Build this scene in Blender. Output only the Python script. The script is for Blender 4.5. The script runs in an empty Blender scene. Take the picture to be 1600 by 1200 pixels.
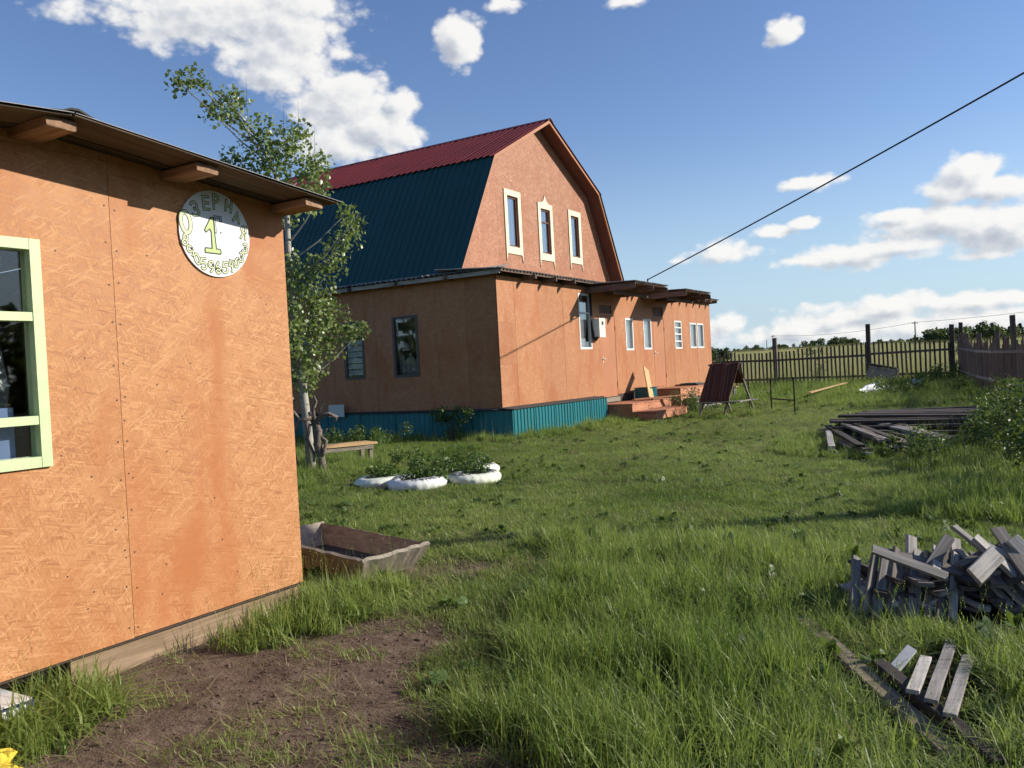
import bpy, math, random
import numpy as np
from mathutils import Vector, Matrix

random.seed(7)
RNG = np.random.default_rng(11)
SC = bpy.context.scene
COL = SC.collection
PI = math.pi
rad = math.radians

# ------------------------------------------------------------------ camera
cam = bpy.data.cameras.new('camera')
cam.sensor_width = 36.0
cam.lens = 1310.0 / 1600.0 * 36.0
cam.clip_start = 0.05
cam.clip_end = 5000.0
cam_ob = bpy.data.objects.new('camera', cam)
COL.objects.link(cam_ob)
cam_ob.matrix_world = Matrix((
    (0.854946, 0.037554, 0.517356, 0.0),
    (0.515993, 0.040496, -0.855635, 0.0),
    (-0.053083, 0.998474, 0.015244, 1.55),
    (0, 0, 0, 1)))
SC.camera = cam_ob

# ------------------------------------------------------------------ light
SUN_AZ, SUN_EL = 34.0, 25.0          # azimuth from +X towards +Y
sun = bpy.data.lights.new('sun', 'SUN')
sun.energy = 5.0
sun.angle = rad(0.53)
sun.color = (1.0, 0.915, 0.80)
sun_ob = bpy.data.objects.new('sun', sun)
COL.objects.link(sun_ob)
sd = Vector((math.cos(rad(SUN_AZ)) * math.cos(rad(SUN_EL)), math.sin(rad(SUN_AZ)) * math.cos(rad(SUN_EL)), math.sin(rad(SUN_EL))))
sun_ob.rotation_euler = sd.to_track_quat('Z', 'Y').to_euler()
sun_ob.location = sd * 60

SC.view_settings.view_transform = 'Standard'
SC.view_settings.look = 'None'
SC.view_settings.gamma = 1.0
SC.view_settings.exposure = 0.42
SC.view_settings.use_curve_mapping = False
SC.cycles.use_denoising = True
SC.cycles.max_bounces = 5
SC.cycles.use_adaptive_sampling = True
SC.cycles.adaptive_threshold = 0.025
SC.cycles.transparent_max_bounces = 12


# ------------------------------------------------------------------ node helper
class NT:
    def __init__(self, tree):
        self.t = tree

    def n(self, typ, ins=None, **attrs):
        nd = self.t.nodes.new(typ)
        for k, v in attrs.items():
            setattr(nd, k, v)
        for k, v in (ins or {}).items():
            s = nd.inputs[k]
            if isinstance(v, bpy.types.NodeSocket):
                self.t.links.new(v, s)
            elif isinstance(v, bpy.types.Node):
                self.t.links.new(v.outputs[0], s)
            else:
                if s.type == 'RGBA' and len(v) == 3:
                    v = (*v, 1.0)
                s.default_value = v
        return nd

    def math(self, op, a, b=0.0, c=None, clamp=False):
        ins = {0: a, 1: b}
        if c is not None:
            ins[2] = c
        return self.n('ShaderNodeMath', ins, operation=op, use_clamp=clamp).outputs[0]

    def vm(self, op, a, b=None, scale=None):
        ins = {0: a}
        if b is not None:
            ins[1] = b
        if scale is not None:
            ins['Scale'] = scale
        nd = self.n('ShaderNodeVectorMath', ins, operation=op)
        return nd.outputs['Value'] if op in ('LENGTH', 'DOT_PRODUCT', 'DISTANCE') else nd.outputs[0]

    def mix(self, fac, a, b, blend='MIX'):
        nd = self.n('ShaderNodeMix', data_type='RGBA', blend_type=blend)
        for k, v in ((0, fac), (6, a), (7, b)):
            s = nd.inputs[k]
            if isinstance(v, bpy.types.NodeSocket):
                self.t.links.new(v, s)
            elif k == 0:
                s.default_value = v
            else:
                s.default_value = (*v, 1.0) if len(v) == 3 else v
        return nd.outputs[2]

    def ramp(self, fac, stops, interp='LINEAR'):
        nd = self.n('ShaderNodeValToRGB', {0: fac})
        cr = nd.color_ramp
        cr.interpolation = interp
        while len(cr.elements) < len(stops):
            cr.elements.new(0.5)
        for e, (p, c) in zip(cr.elements, stops):
            e.position = p
            e.color = (*c, 1.0) if len(c) == 3 else c
        return nd.outputs[0]

    def noise(self, vec, scale, detail=4.0, rough=0.55, dist=0.0, dims='3D'):
        return self.n('ShaderNodeTexNoise', {'Vector': vec, 'Scale': scale, 'Detail': detail, 'Roughness': rough, 'Distortion': dist}, noise_dimensions=dims).outputs[0]

    def bump(self, h, strength=0.3, dist=0.01):
        return self.n('ShaderNodeBump', {'Height': h, 'Strength': strength, 'Distance': dist}).outputs[0]

    def smooth(self, v, a, b):
        return self.n('ShaderNodeMapRange', {0: v, 1: a, 2: b, 3: 0.0, 4: 1.0}, interpolation_type='SMOOTHSTEP').outputs[0]


def new_mat(name):
    m = bpy.data.materials.new(name)
    m.use_nodes = True
    m.node_tree.nodes.clear()
    return m, NT(m.node_tree)


def finish(nt, shader):
    nt.n('ShaderNodeOutputMaterial', {0: shader})


def principled(nt, color, rough=0.6, normal=None, metal=0.0, spec=0.4, **kw):
    ins = {'Base Color': color, 'Roughness': rough, 'Metallic': metal, 'Specular IOR Level': spec}
    if normal is not None:
        ins['Normal'] = normal
    ins.update(kw)
    return nt.n('ShaderNodeBsdfPrincipled', ins).outputs[0]


# ------------------------------------------------------------------ world: sky with clouds by direction
BLOBS = [(138.0, 22.54, 8.85, 2.67, 1), (135.28, 21.06, 4.49, 2.42, 1), (141.06, 23.19, 5.49, 1.68, 0.8), (135.78, 19.57, 2.59, 1.55, 0.9), (131.33, 17.94, 4.56, 2.37, 1), (129.32, 16.17, 2.99, 2.32, 1), (127.59, 17.92, 1.55, 1.29, 0.9), (131.49, 15.28, 4.56, 1.48, 0.9), (148.0, 22.36, 1.82, 1.2, 0.45), (131.77, 21.04, 2.01, 0.89, 0.5), (119.78, 23.55, 2.19, 0.62, 0.6), (112.05, 23.02, 1.92, 0.44, 0.5), (123.48, 21.57, 1.85, 2.08, 1), (102.24, 19.99, 1.52, 1.21, 1), (100.86, 10.89, 2.38, 0.58, 0.75), (103.34, 8.08, 1.58, 0.55, 0.8), (101.44, 8.49, 1.38, 0.55, 0.9), (106.63, 6.95, 3.79, 0.85, 0.6), (109.54, 6.72, 2.39, 0.48, 0.4), (98.8, 6.02, 5.65, 0.9, 0.85), (101.67, 6.05, 2.77, 0.46, 0.7), (95.85, 6.42, 3.76, 0.57, 0.75), (91.89, 10.28, 2.21, 1.51, 1.1), (92.94, 9.25, 2.67, 1.02, 1), (90.46, 9.18, 2.31, 1.08, 1), (93.35, 7.62, 5.84, 1.29, 0.95), (90.38, 6.97, 3.78, 1.75, 1), (95.77, 8.31, 3.09, 0.61, 0.85), (91.42, 5.38, 2.12, 0.34, 0.6), (106.43, 2.4, 1.42, 1.14, 1), (107.48, 2.05, 1.9, 0.71, 0.8), (102.06, 1.69, 2.31, 0.65, 0.8), (97.84, 2.41, 3.82, 0.81, 0.9), (96.37, 2.77, 2.75, 0.58, 1), (99.73, 2.07, 1.91, 0.55, 0.8), (91.52, 2.75, 1.96, 0.76, 1), (89.89, 2.83, 2.09, 0.67, 0.9), (95.7, 1.46, 14.59, 1.25, 0.62), (93.54, 2.85, 9.54, 0.75, 0.6)]


def cloud_group():
    g = bpy.data.node_groups.new('cloud_field', 'ShaderNodeTree')
    g.interface.new_socket('P', in_out='INPUT', socket_type='NodeSocketVector')
    g.interface.new_socket('Field', in_out='OUTPUT', socket_type='NodeSocketFloat')
    nt = NT(g)
    p = nt.n('NodeGroupInput').outputs[0]
    out = nt.n('NodeGroupOutput')
    best = None
    for az, el, ra, re, w in BLOBS:
        d = nt.vm('MULTIPLY', nt.vm('SUBTRACT', p, (az, el, 0)), (1 / ra, 1 / re, 0))
        v = nt.math('MULTIPLY_ADD', nt.vm('LENGTH', d), -1.0 * w, 1.0 * w)
        best = v if best is None else nt.math('SMOOTH_MAX', best, v, 0.22)
    # the rest of the sky carries the same scattered cumulus
    sep = nt.n('ShaderNodeSeparateXYZ', {0: p})
    az, el = sep.outputs[0], sep.outputs[1]
    view = nt.math('MULTIPLY', nt.math('MULTIPLY', nt.smooth(az, 76, 84), nt.smooth(az, 166, 156)), nt.smooth(el, 31, 26))
    gen = nt.noise(nt.vm('MULTIPLY', p, (0.055, 0.11, 0)), 1.0, 2.0, 0.5, dims='2D')
    gen = nt.math('MULTIPLY_ADD', gen, 3.2, -2.30)
    gen = nt.math('SUBTRACT', gen, nt.math('MULTIPLY', view, 4.0))
    best = nt.math('MAXIMUM', best, gen)
    n1 = nt.noise(nt.vm('MULTIPLY', p, (0.25, 0.40, 0)), 1.0, 7.0, 0.47, 0.0, dims='2D')
    vor = nt.n('ShaderNodeTexVoronoi', {'Vector': nt.vm('MULTIPLY', p, (0.75, 1.1, 0)), 'Scale': 1.0, 'Detail': 2.0, 'Roughness': 0.5}, feature='F1', voronoi_dimensions='2D').outputs[0]
    f = nt.math('ADD', best, nt.math('MULTIPLY_ADD', n1, 1.0, -0.40))
    f = nt.math('SUBTRACT', f, nt.math('MULTIPLY_ADD', vor, 0.30, -0.13))
    f = nt.math('MINIMUM', f, nt.math('MULTIPLY_ADD', best, 1.5, 0.55))
    g.links.new(f, out.inputs[0])
    return g


world = bpy.data.worlds.new('World')
SC.world = world
world.use_nodes = True
world.node_tree.nodes.clear()
wt = NT(world.node_tree)
sky = wt.n('ShaderNodeTexSky', sky_type='NISHITA', sun_disc=False, sun_elevation=rad(SUN_EL), sun_rotation=rad(90 - SUN_AZ), air_density=1.0, dust_density=0.25, ozone_density=1.6, altitude=300)
gen = wt.n('ShaderNodeTexCoord').outputs['Generated']
dirn = wt.vm('NORMALIZE', gen)
sp = wt.n('ShaderNodeSeparateXYZ', {0: dirn})
az = wt.math('MULTIPLY', wt.math('ARCTAN2', sp.outputs[1], sp.outputs[0]), 180 / PI)
el = wt.math('MULTIPLY', wt.math('ARCSINE', sp.outputs[2]), 180 / PI)
P = wt.n('ShaderNodeCombineXYZ', {0: az, 1: el})
cg = cloud_group()
f1n = wt.n('ShaderNodeGroup', node_tree=cg)
world.node_tree.links.new(P.outputs[0], f1n.inputs[0])
f2n = wt.n('ShaderNodeGroup', node_tree=cg)
world.node_tree.links.new(wt.vm('ADD', P.outputs[0], (-0.75, 0.55, 0)), f2n.inputs[0])
f1, f2 = f1n.outputs[0], f2n.outputs[0]
dens = wt.smooth(f1, 0.0, 0.42)
dens = wt.math('MULTIPLY', dens, wt.smooth(el, -1.0, 0.8))
lit = wt.smooth(wt.math('SUBTRACT', wt.math('MULTIPLY', f1, 0.55), f2), -0.95, 0.10)
ccol = wt.ramp(lit, [(0.0, (0.37, 0.40, 0.46)), (0.5, (0.52, 0.54, 0.57)), (1.0, (0.74, 0.73, 0.71))])
skc = wt.n('ShaderNodeHueSaturation', {'Hue': 0.512, 'Saturation': 1.15, 'Value': 1.0, 'Color': sky.outputs[0]})
haze_f = wt.math('MULTIPLY', wt.smooth(el, 16.0, -1.0), 0.85)
skm = wt.mix(haze_f, skc.outputs[0], (3.0, 4.1, 5.4))
b_sky = wt.n('ShaderNodeBackground', {0: skm, 1: 0.112})
b_cl = wt.n('ShaderNodeBackground', {0: ccol, 1: 0.98})
wm = wt.n('ShaderNodeMixShader', {0: wt.math('MULTIPLY', dens, 0.96), 1: b_sky.outputs[0], 2: b_cl.outputs[0]})
wt.n('ShaderNodeOutputWorld', {0: wm.outputs[0]})
world.cycles.sampling_method = 'MANUAL'
world.cycles.sample_map_resolution = 512


# ------------------------------------------------------------------ materials
def m_plain(name, c, rough=0.6, metal=0.0, var=0.12, scale=6.0, bump=0.0, spec=0.4):
    m, nt = new_mat(name)
    pos = nt.n('ShaderNodeNewGeometry').outputs['Position']
    nz = nt.noise(pos, scale, 5.0, 0.6)
    c1 = tuple(max(0, x * (1 - var)) for x in c)
    c2 = tuple(min(1, x * (1 + var)) for x in c)
    col = nt.ramp(nz, [(0.3, c1), (0.7, c2)])
    nrm = nt.bump(nt.noise(pos, scale * 12, 3.0), bump, 0.01) if bump else None
    finish(nt, principled(nt, col, rough, nrm, metal, spec))
    return m


def m_osb(name, base, light, dark, chip=1.0, contrast=1.0, blotch=0.35):
    """painted strand board: three layers of long chips lying every way"""
    m, nt = new_mat(name)
    geo = nt.n('ShaderNodeNewGeometry')
    s = nt.n('ShaderNodeSeparateXYZ', {0: geo.outputs['Position']})
    rnd = nt.n('ShaderNodeObjectInfo').outputs['Random']
    u = nt.math('ADD', nt.math('ADD', s.outputs[0], s.outputs[1]), nt.math('MULTIPLY', rnd, 37.0))
    v = nt.n('ShaderNodeCombineXYZ', {0: u, 1: s.outputs[2]}).outputs[0]
    wob = nt.n('ShaderNodeTexNoise', {'Vector': v, 'Scale': 9.0 / chip, 'Detail': 2.0}).outputs['Color']
    vw = nt.vm('ADD', v, nt.vm('SCALE', nt.vm('SUBTRACT', wob, (0.5, 0.5, 0.5)), scale=0.035 * chip))
    layers = []
    for i, (a, sx, sy) in enumerate(((12, 7, 70), (68, 9, 84), (-48, 6, 56), (100, 12, 90), (-32, 7, 52))):
        r = nt.n('ShaderNodeVectorRotate', {'Vector': vw, 'Angle': rad(a)}, rotation_type='Z_AXIS').outputs[0]
        r = nt.vm('MULTIPLY', r, (sx / chip, sy / chip, 1))
        c = nt.n('ShaderNodeTexVoronoi', {'Vector': r, 'Scale': 1.0, 'Randomness': 1.0}, voronoi_dimensions='2D').outputs['Color']
        layers.append(nt.n('ShaderNodeSeparateColor', {0: c}))
    val = layers[3].outputs[0]
    for k, th in ((2, 0.45), (1, 0.55), (0, 0.62)):
        on = nt.math('GREATER_THAN', layers[k].outputs[1], th)
        val = nt.n('ShaderNodeMix', {0: on, 2: val, 3: layers[k].outputs[0]}).outputs[0]
    big = nt.math('GREATER_THAN', layers[4].outputs[1], 0.93)
    fine = nt.noise(nt.vm('MULTIPLY', v, (60, 60, 1)), 1.0, 3.0, 0.7)
    val2 = nt.math('ADD', nt.math('MULTIPLY', val, 0.75), nt.math('MULTIPLY', fine, 0.3))
    k = 0.5 * contrast
    col = nt.ramp(val2, [(0.0, tuple(b + (d - b) * min(1, contrast) for b, d in zip(base, dark))), (0.38, tuple(b * 0.92 for b in base)), (0.66, base), (1.0, tuple(b + (l - b) * min(1, contrast) for b, l in zip(base, light)))])
    col = nt.mix(nt.math('MULTIPLY', big, 0.45), col, light)
    # flecks of dark resin / knots, small
    fl = nt.noise(nt.vm('MULTIPLY', v, (30, 30, 1)), 1.0, 3.0, 0.75)
    col = nt.mix(nt.math('MULTIPLY', nt.smooth(fl, 0.57, 0.72), 0.65), col, dark)
    md = nt.noise(nt.vm('MULTIPLY', v, (5, 6, 1)), 1.0, 3.0, 0.6)
    col = nt.mix(nt.math('MULTIPLY', nt.smooth(md, 0.42, 0.70), 0.45), col, tuple(b * 0.55 + l * 0.45 for b, l in zip(base, light)))
    # thin and thick stain where the roller went
    bl = nt.noise(nt.vm('MULTIPLY', v, (1.7, 0.8, 1)), 1.0, 4.0, 0.6, 0.4)
    st = tuple(x * y for x, y in zip(base, (0.86, 0.66, 0.52)))
    col = nt.mix(nt.math('MULTIPLY', nt.smooth(bl, 0.44, 0.68), blotch), col, st)
    hv = nt.n('ShaderNodeHueSaturation', {'Hue': 0.5, 'Saturation': 1.0, 'Value': nt.math('MULTIPLY_ADD', rnd, 0.14, 0.93), 'Color': col}).outputs[0]
    nrm = nt.bump(fine, 0.25, 0.003)
    finish(nt, principled(nt, hv, nt.math('MULTIPLY_ADD', val, 0.2, 0.5), nrm, 0.0, 0.3))
    return m


def m_wood(name, c1, c2, c3, rough=0.8, grain=1.0, rand=0.35, bump=0.35):
    """grain runs along the object's own X"""
    m, nt = new_mat(name)
    tc = nt.n('ShaderNodeTexCoord').outputs['Object']
    rnd = nt.n('ShaderNodeObjectInfo').outputs['Random']
    off = nt.n('ShaderNodeCombineXYZ', {0: nt.math('MULTIPLY', rnd, 91.0), 1: nt.math('MULTIPLY', rnd, 17.0), 2: 0.0}).outputs[0]
    p = nt.vm('ADD', tc, off)
    g1 = nt.noise(nt.vm('MULTIPLY', p, (1.6 * grain, 34 * grain, 34 * grain)), 1.0, 5.0, 0.65, 0.6)
    g2 = nt.noise(nt.vm('MULTIPLY', p, (3, 5, 5)), 1.0, 4.0, 0.6)
    col = nt.ramp(g1, [(0.25, c1), (0.5, c2), (0.75, c3)])
    col = nt.mix(nt.math('MULTIPLY', nt.smooth(g2, 0.5, 0.75), 0.45), col, c1)
    col = nt.n('ShaderNodeHueSaturation', {'Hue': 0.5, 'Saturation': 1.0, 'Value': nt.math('MULTIPLY_ADD', rnd, rand * 2, 1 - rand), 'Color': col}).outputs[0]
    finish(nt, principled(nt, col, rough, nt.bump(g1, bump, 0.004), 0.0, 0.25))
    return m


def m_leaf(name, ca, cb, trans=0.35, rough=0.45, attr=None, spec=0.35):
    m, nt = new_mat(name)
    if attr:
        t = nt.n('ShaderNodeAttribute', attribute_name=attr, attribute_type='INSTANCER').outputs['Fac']
    else:
        t = nt.noise(nt.n('ShaderNodeNewGeometry').outputs['Position'], 5.0, 3.0)
        t = nt.smooth(t, 0.3, 0.7)
    ri = nt.n('ShaderNodeNewGeometry').outputs['Random Per Island']
    t = nt.math('ADD', nt.math('MULTIPLY', t, 0.6), nt.math('MULTIPLY', ri, 0.4))
    col = nt.ramp(t, [(0.1, ca), (0.9, cb)])
    pr = principled(nt, col, rough, None, 0.0, spec)
    tr = nt.n('ShaderNodeBsdfTranslucent', {0: nt.mix(0.5, col, (0.22, 0.32, 0.04))}).outputs[0]
    finish(nt, nt.n('ShaderNodeMixShader', {0: trans, 1: pr, 2: tr}).outputs[0])
    return m


def m_glass(name, mixf=0.02):
    m, nt = new_mat(name)
    fr = nt.n('ShaderNodeFresnel', {0: 1.5}).outputs[0]
    wv = nt.noise(nt.n('ShaderNodeNewGeometry').outputs['Position'], 1.4, 1.0)
    gl = nt.n('ShaderNodeBsdfGlossy', {0: (0.95, 0.97, 1.0, 1), 'Roughness': 0.02, 'Normal': nt.bump(wv, 0.02, 0.2)}).outputs[0]
    tp = nt.n('ShaderNodeBsdfTransparent', {0: (0.96, 0.975, 0.975, 1)}).outputs[0]
    fac = nt.math('MULTIPLY_ADD', fr, 0.6, mixf, clamp=True)
    finish(nt, nt.n('ShaderNodeMixShader', {0: fac, 1: tp, 2: gl}).outputs[0])
    return m


def m_curtain(name, c=(0.78, 0.77, 0.75), lace=0.18):
    m, nt = new_mat(name)
    pos = nt.n('ShaderNodeNewGeometry').outputs['Position']
    v = nt.n('ShaderNodeTexVoronoi', {'Vector': pos, 'Scale': 38.0}).outputs[0]
    d = nt.n('ShaderNodeBsdfDiffuse', {0: (*c, 1)}).outputs[0]
    tl = nt.n('ShaderNodeBsdfTranslucent', {0: (*c, 1)}).outputs[0]
    a = nt.n('ShaderNodeMixShader', {0: 0.3, 1: d, 2: tl}).outputs[0]
    tp = nt.n('ShaderNodeBsdfTransparent').outputs[0]
    finish(nt, nt.n('ShaderNodeMixShader', {0: nt.math('MULTIPLY', nt.smooth(v, 0.3, 0.55), lace), 1: a, 2: tp}).outputs[0])
    return m


MAT = {}
MAT['osb_hut'] = m_osb('osb_hut', (0.425, 0.192, 0.076), (0.56, 0.31, 0.145), (0.25, 0.088, 0.034), 0.5, 0.95, 0.85)
MAT['osb_house'] = m_osb('osb_house', (0.395, 0.172, 0.074), (0.51, 0.272, 0.135), (0.25, 0.09, 0.038), 0.6, 0.95, 0.7)
MAT['osb_gable'] = m_osb('osb_gable', (0.35, 0.150, 0.080), (0.56, 0.32, 0.19), (0.19, 0.068, 0.038), 0.9, 1.0, 0.45)
MAT['orange_paint'] = m_plain('orange_paint', (0.385, 0.160, 0.072), 0.6, var=0.1, scale=2.0)
MAT['soffit'] = m_plain('soffit_board', (0.13, 0.045, 0.028), 0.7, var=0.15, scale=2.0)  # brown darkened to deepen the shade under the roof overhang
MAT['teal'] = m_plain('teal_metal', (0.008, 0.155, 0.175), 0.42, var=0.10, scale=1.2, spec=0.5)
MAT['teal_dark'] = m_plain('dark_teal_metal', (0.005, 0.060, 0.063), 0.6, var=0.10, scale=1.2, spec=0.4)
MAT['red'] = m_plain('red_metal', (0.115, 0.010, 0.011), 0.65, var=0.15, scale=1.2, spec=0.25)
MAT['slate'] = m_plain('slate_roofing', (0.22, 0.215, 0.20), 0.85, var=0.25, scale=5.0, bump=0.3)
MAT['zinc'] = m_plain('zinc_sheet', (0.20, 0.205, 0.21), 0.6, metal=0.2, var=0.15, scale=4.0)
MAT['felt'] = m_plain('roofing_felt', (0.045, 0.042, 0.040), 0.9, var=0.3, scale=8.0, bump=0.4)
MAT['dark_core'] = m_plain('dark_framing', (0.06, 0.045, 0.035), 0.9)
MAT['interior'] = m_plain('room_wall', (0.14, 0.13, 0.12), 0.9)
MAT['white'] = m_plain('white_paint', (0.66, 0.66, 0.63), 0.5, var=0.06, scale=5.0)
MAT['cream'] = m_plain('cream_paint', (0.66, 0.61, 0.43), 0.55, var=0.05, scale=4.0)
MAT['lime'] = m_plain('lime_paint', (0.50, 0.60, 0.33), 0.45, var=0.07, scale=9.0, bump=0.15)
MAT['brown_pvc'] = m_plain('brown_frame', (0.14, 0.045, 0.030), 0.4)
MAT['grey_frame'] = m_plain('dark_frame', (0.10, 0.085, 0.075), 0.6)
MAT['glass'] = m_glass('window_glass')
MAT['glass_gable'] = m_glass('coated_glass', 0.20)
MAT['curtain'] = m_curtain('lace_curtain')
MAT['curtain_grey'] = m_curtain('grey_curtain', (0.36, 0.365, 0.36), 0.4)
MAT['curtain_pale'] = m_curtain('pale_curtain', (0.36, 0.37, 0.38), 0.1)  # pale cloth that lightens the gable panes like reflected cloud
MAT['blue_cloth'] = m_plain('blue_cloth', (0.16, 0.24, 0.42), 0.8)
MAT['wood_fresh'] = m_wood('fresh_wood', (0.40, 0.24, 0.11), (0.55, 0.36, 0.17), (0.66, 0.46, 0.24), 0.7, rand=0.1)
MAT['wood_beam'] = m_wood('beam_wood', (0.13, 0.075, 0.045), (0.23, 0.135, 0.08), (0.33, 0.21, 0.13), 0.75, rand=0.15)
MAT['wood_grey'] = m_wood('weathered_wood', (0.13, 0.118, 0.105), (0.29, 0.27, 0.245), (0.46, 0.43, 0.395), 0.85, rand=0.4, bump=0.6)
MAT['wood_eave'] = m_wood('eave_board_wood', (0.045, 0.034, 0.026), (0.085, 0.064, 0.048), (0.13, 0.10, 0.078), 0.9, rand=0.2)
MAT['wood_dark'] = m_wood('old_dark_wood', (0.030, 0.025, 0.022), (0.068, 0.056, 0.048), (0.12, 0.10, 0.085), 0.9, rand=0.35)
MAT['wood_brown'] = m_wood('brown_slab_wood', (0.070, 0.050, 0.041), (0.15, 0.108, 0.088), (0.25, 0.185, 0.152), 0.9, rand=0.35)
MAT['wood_rotten'] = m_wood('rotten_wood', (0.075, 0.055, 0.040), (0.19, 0.145, 0.105), (0.36, 0.29, 0.22), 0.95, rand=0.2, bump=0.8)
MAT['wood_deck'] = m_wood('deck_wood', (0.30, 0.13, 0.07), (0.42, 0.19, 0.105), (0.50, 0.26, 0.15), 0.8, rand=0.15)
MAT['driftwood'] = m_wood('bleached_root', (0.055, 0.042, 0.035), (0.16, 0.13, 0.11), (0.36, 0.32, 0.27), 0.9, rand=0.1, bump=0.9)
MAT['wood_trough'] = m_wood('trough_board', (0.15, 0.13, 0.105), (0.27, 0.235, 0.185), (0.38, 0.335, 0.265), 0.9, rand=0.15, bump=0.6)
MAT['wood_foot'] = m_wood('footing_wood', (0.15, 0.10, 0.06), (0.25, 0.175, 0.11), (0.34, 0.25, 0.165), 0.85, rand=0.1)
MAT['wood_old'] = m_wood('grey_brown_wood', (0.075, 0.065, 0.056), (0.165, 0.145, 0.125), (0.29, 0.26, 0.23), 0.9, rand=0.4, bump=0.6)
MAT['wood_fence'] = m_wood('fence_wood', (0.055, 0.045, 0.037), (0.115, 0.095, 0.08), (0.19, 0.16, 0.135), 0.9, rand=0.35)
MAT['mortar'] = m_plain('mortar_crust', (0.055, 0.05, 0.042), 0.95, var=0.4, scale=9.0, bump=0.6)
MAT['black'] = m_plain('black_rubber', (0.012, 0.012, 0.012), 0.6)
MAT['iron'] = m_plain('dark_iron', (0.025, 0.022, 0.02), 0.6)
MAT['ink'] = m_plain('sign_ink', (0.018, 0.030, 0.016), 0.6, var=0.05)
MAT['sign_green'] = m_plain('sign_green', (0.42, 0.57, 0.20), 0.55, var=0.05)
MAT['sign_pale'] = m_plain('sign_pale_fill', (0.56, 0.62, 0.38), 0.55, var=0.05)
MAT['scrap'] = m_plain('grey_white_scrap', (0.42, 0.43, 0.44), 0.7, var=0.2, scale=12.0)
MAT['sign_white'] = m_plain('sign_white', (0.66, 0.67, 0.67), 0.45, var=0.03)
MAT['yellow'] = m_plain('yellow_film', (0.62, 0.47, 0.05), 0.35, var=0.3, scale=14.0, bump=0.5)
MAT['blue'] = m_plain('dark_blue_trim', (0.02, 0.03, 0.10), 0.5)
MAT['steel_box'] = m_plain('pale_grey_box', (0.62, 0.63, 0.58), 0.45, var=0.05)
MAT['bark'] = m_plain('pale_bark', (0.33, 0.31, 0.26), 0.9, var=0.45, scale=9.0, bump=0.5)


def m_birchy():
    m, nt = new_mat('marked_bark')
    pos = nt.n('ShaderNodeNewGeometry').outputs['Position']
    n1 = nt.noise(nt.vm('MULTIPLY', pos, (9, 9, 26)), 1.0, 4.0, 0.6)
    n2 = nt.noise(pos, 4.0, 4.0, 0.6)
    col = nt.ramp(n2, [(0.3, (0.20, 0.19, 0.155)), (0.7, (0.40, 0.385, 0.33))])
    col = nt.mix(nt.smooth(n1, 0.60, 0.68), col, (0.035, 0.03, 0.025))
    finish(nt, principled(nt, col, 0.85, nt.bump(n1, 0.4, 0.01)))
    return m


MAT['bark'] = m_birchy()
MAT['bark_dark'] = m_plain('dark_bark', (0.085, 0.068, 0.05), 0.95, var=0.4, scale=7.0, bump=0.5)
MAT['film'] = m_plain('clear_film', (0.55, 0.60, 0.64), 0.2, var=0.35, scale=9.0, bump=0.5, spec=0.7)
MAT['poplar'] = m_leaf('poplar_leaf', (0.090, 0.140, 0.034), (0.31, 0.38, 0.14), 0.35, 0.36, spec=0.55)
MAT['bush'] = m_leaf('bush_leaf', (0.022, 0.045, 0.012), (0.085, 0.13, 0.035), 0.25, 0.42, spec=0.3)
MAT['far_leaf'] = m_leaf('far_leaf', (0.028, 0.048, 0.018), (0.07, 0.10, 0.035), 0.2, 0.6)
MAT['far_pale'] = m_leaf('far_pale_leaf', (0.06, 0.085, 0.03), (0.13, 0.16, 0.06), 0.2, 0.6)
MAT['conifer'] = m_leaf('conifer_leaf', (0.012, 0.026, 0.014), (0.03, 0.055, 0.026), 0.1, 0.7)
MAT['weed'] = m_leaf('weed_leaf', (0.040, 0.085, 0.018), (0.11, 0.17, 0.045), 0.3, 0.45)
MAT['grass'] = m_leaf('grass_blade', (0.080, 0.160, 0.022), (0.37, 0.44, 0.125), 0.50, 0.45, attr='tint', spec=0.4)
MAT['straw'] = m_leaf('straw_blade', (0.20, 0.16, 0.07), (0.36, 0.31, 0.16), 0.3, 0.6, attr='tint')
MAT['field'] = m_leaf('field_blade', (0.36, 0.33, 0.15), (0.62, 0.54, 0.30), 0.35, 0.6, attr='tint')


def m_tyre():
    m, nt = new_mat('painted_tyre')
    pos = nt.n('ShaderNodeNewGeometry').outputs['Position']
    nz = nt.noise(pos, 26.0, 4.0, 0.65)
    z = nt.n('ShaderNodeSeparateXYZ', {0: pos}).outputs[2]
    worn = nt.smooth(nt.math('ADD', nz, nt.math('MULTIPLY', nt.smooth(z, 0.12, 0.155), 0.22)), 0.60, 0.74)
    rnd = nt.n('ShaderNodeObjectInfo').outputs['Random']
    col = nt.mix(worn, nt.mix(rnd, (0.74, 0.75, 0.76), (0.66, 0.70, 0.52)), (0.05, 0.05, 0.055))
    finish(nt, principled(nt, col, 0.65, nt.bump(nz, 0.3, 0.01)))
    return m


def m_rug():
    m, nt = new_mat('striped_rug')
    tc = nt.n('ShaderNodeTexCoord').outputs['Object']
    x = nt.n('ShaderNodeSeparateXYZ', {0: tc}).outputs[0]
    fac = nt.noise(nt.n('ShaderNodeCombineXYZ', {0: nt.math('MULTIPLY', x, 26.0)}).outputs[0], 1.0, 2.0, 0.6)
    col = nt.ramp(fac, [(0.0, (0.05, 0.027, 0.021)), (0.40, (0.14, 0.042, 0.030)), (0.48, (0.07, 0.042, 0.030)), (0.54, (0.24, 0.13, 0.09)), (0.60, (0.085, 0.038, 0.028))], 'CONSTANT')
    nz = nt.noise(tc, 90.0, 2.0)
    finish(nt, principled(nt, col, 0.95, nt.bump(nz, 0.5, 0.005), 0.0, 0.1))
    return m


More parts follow.
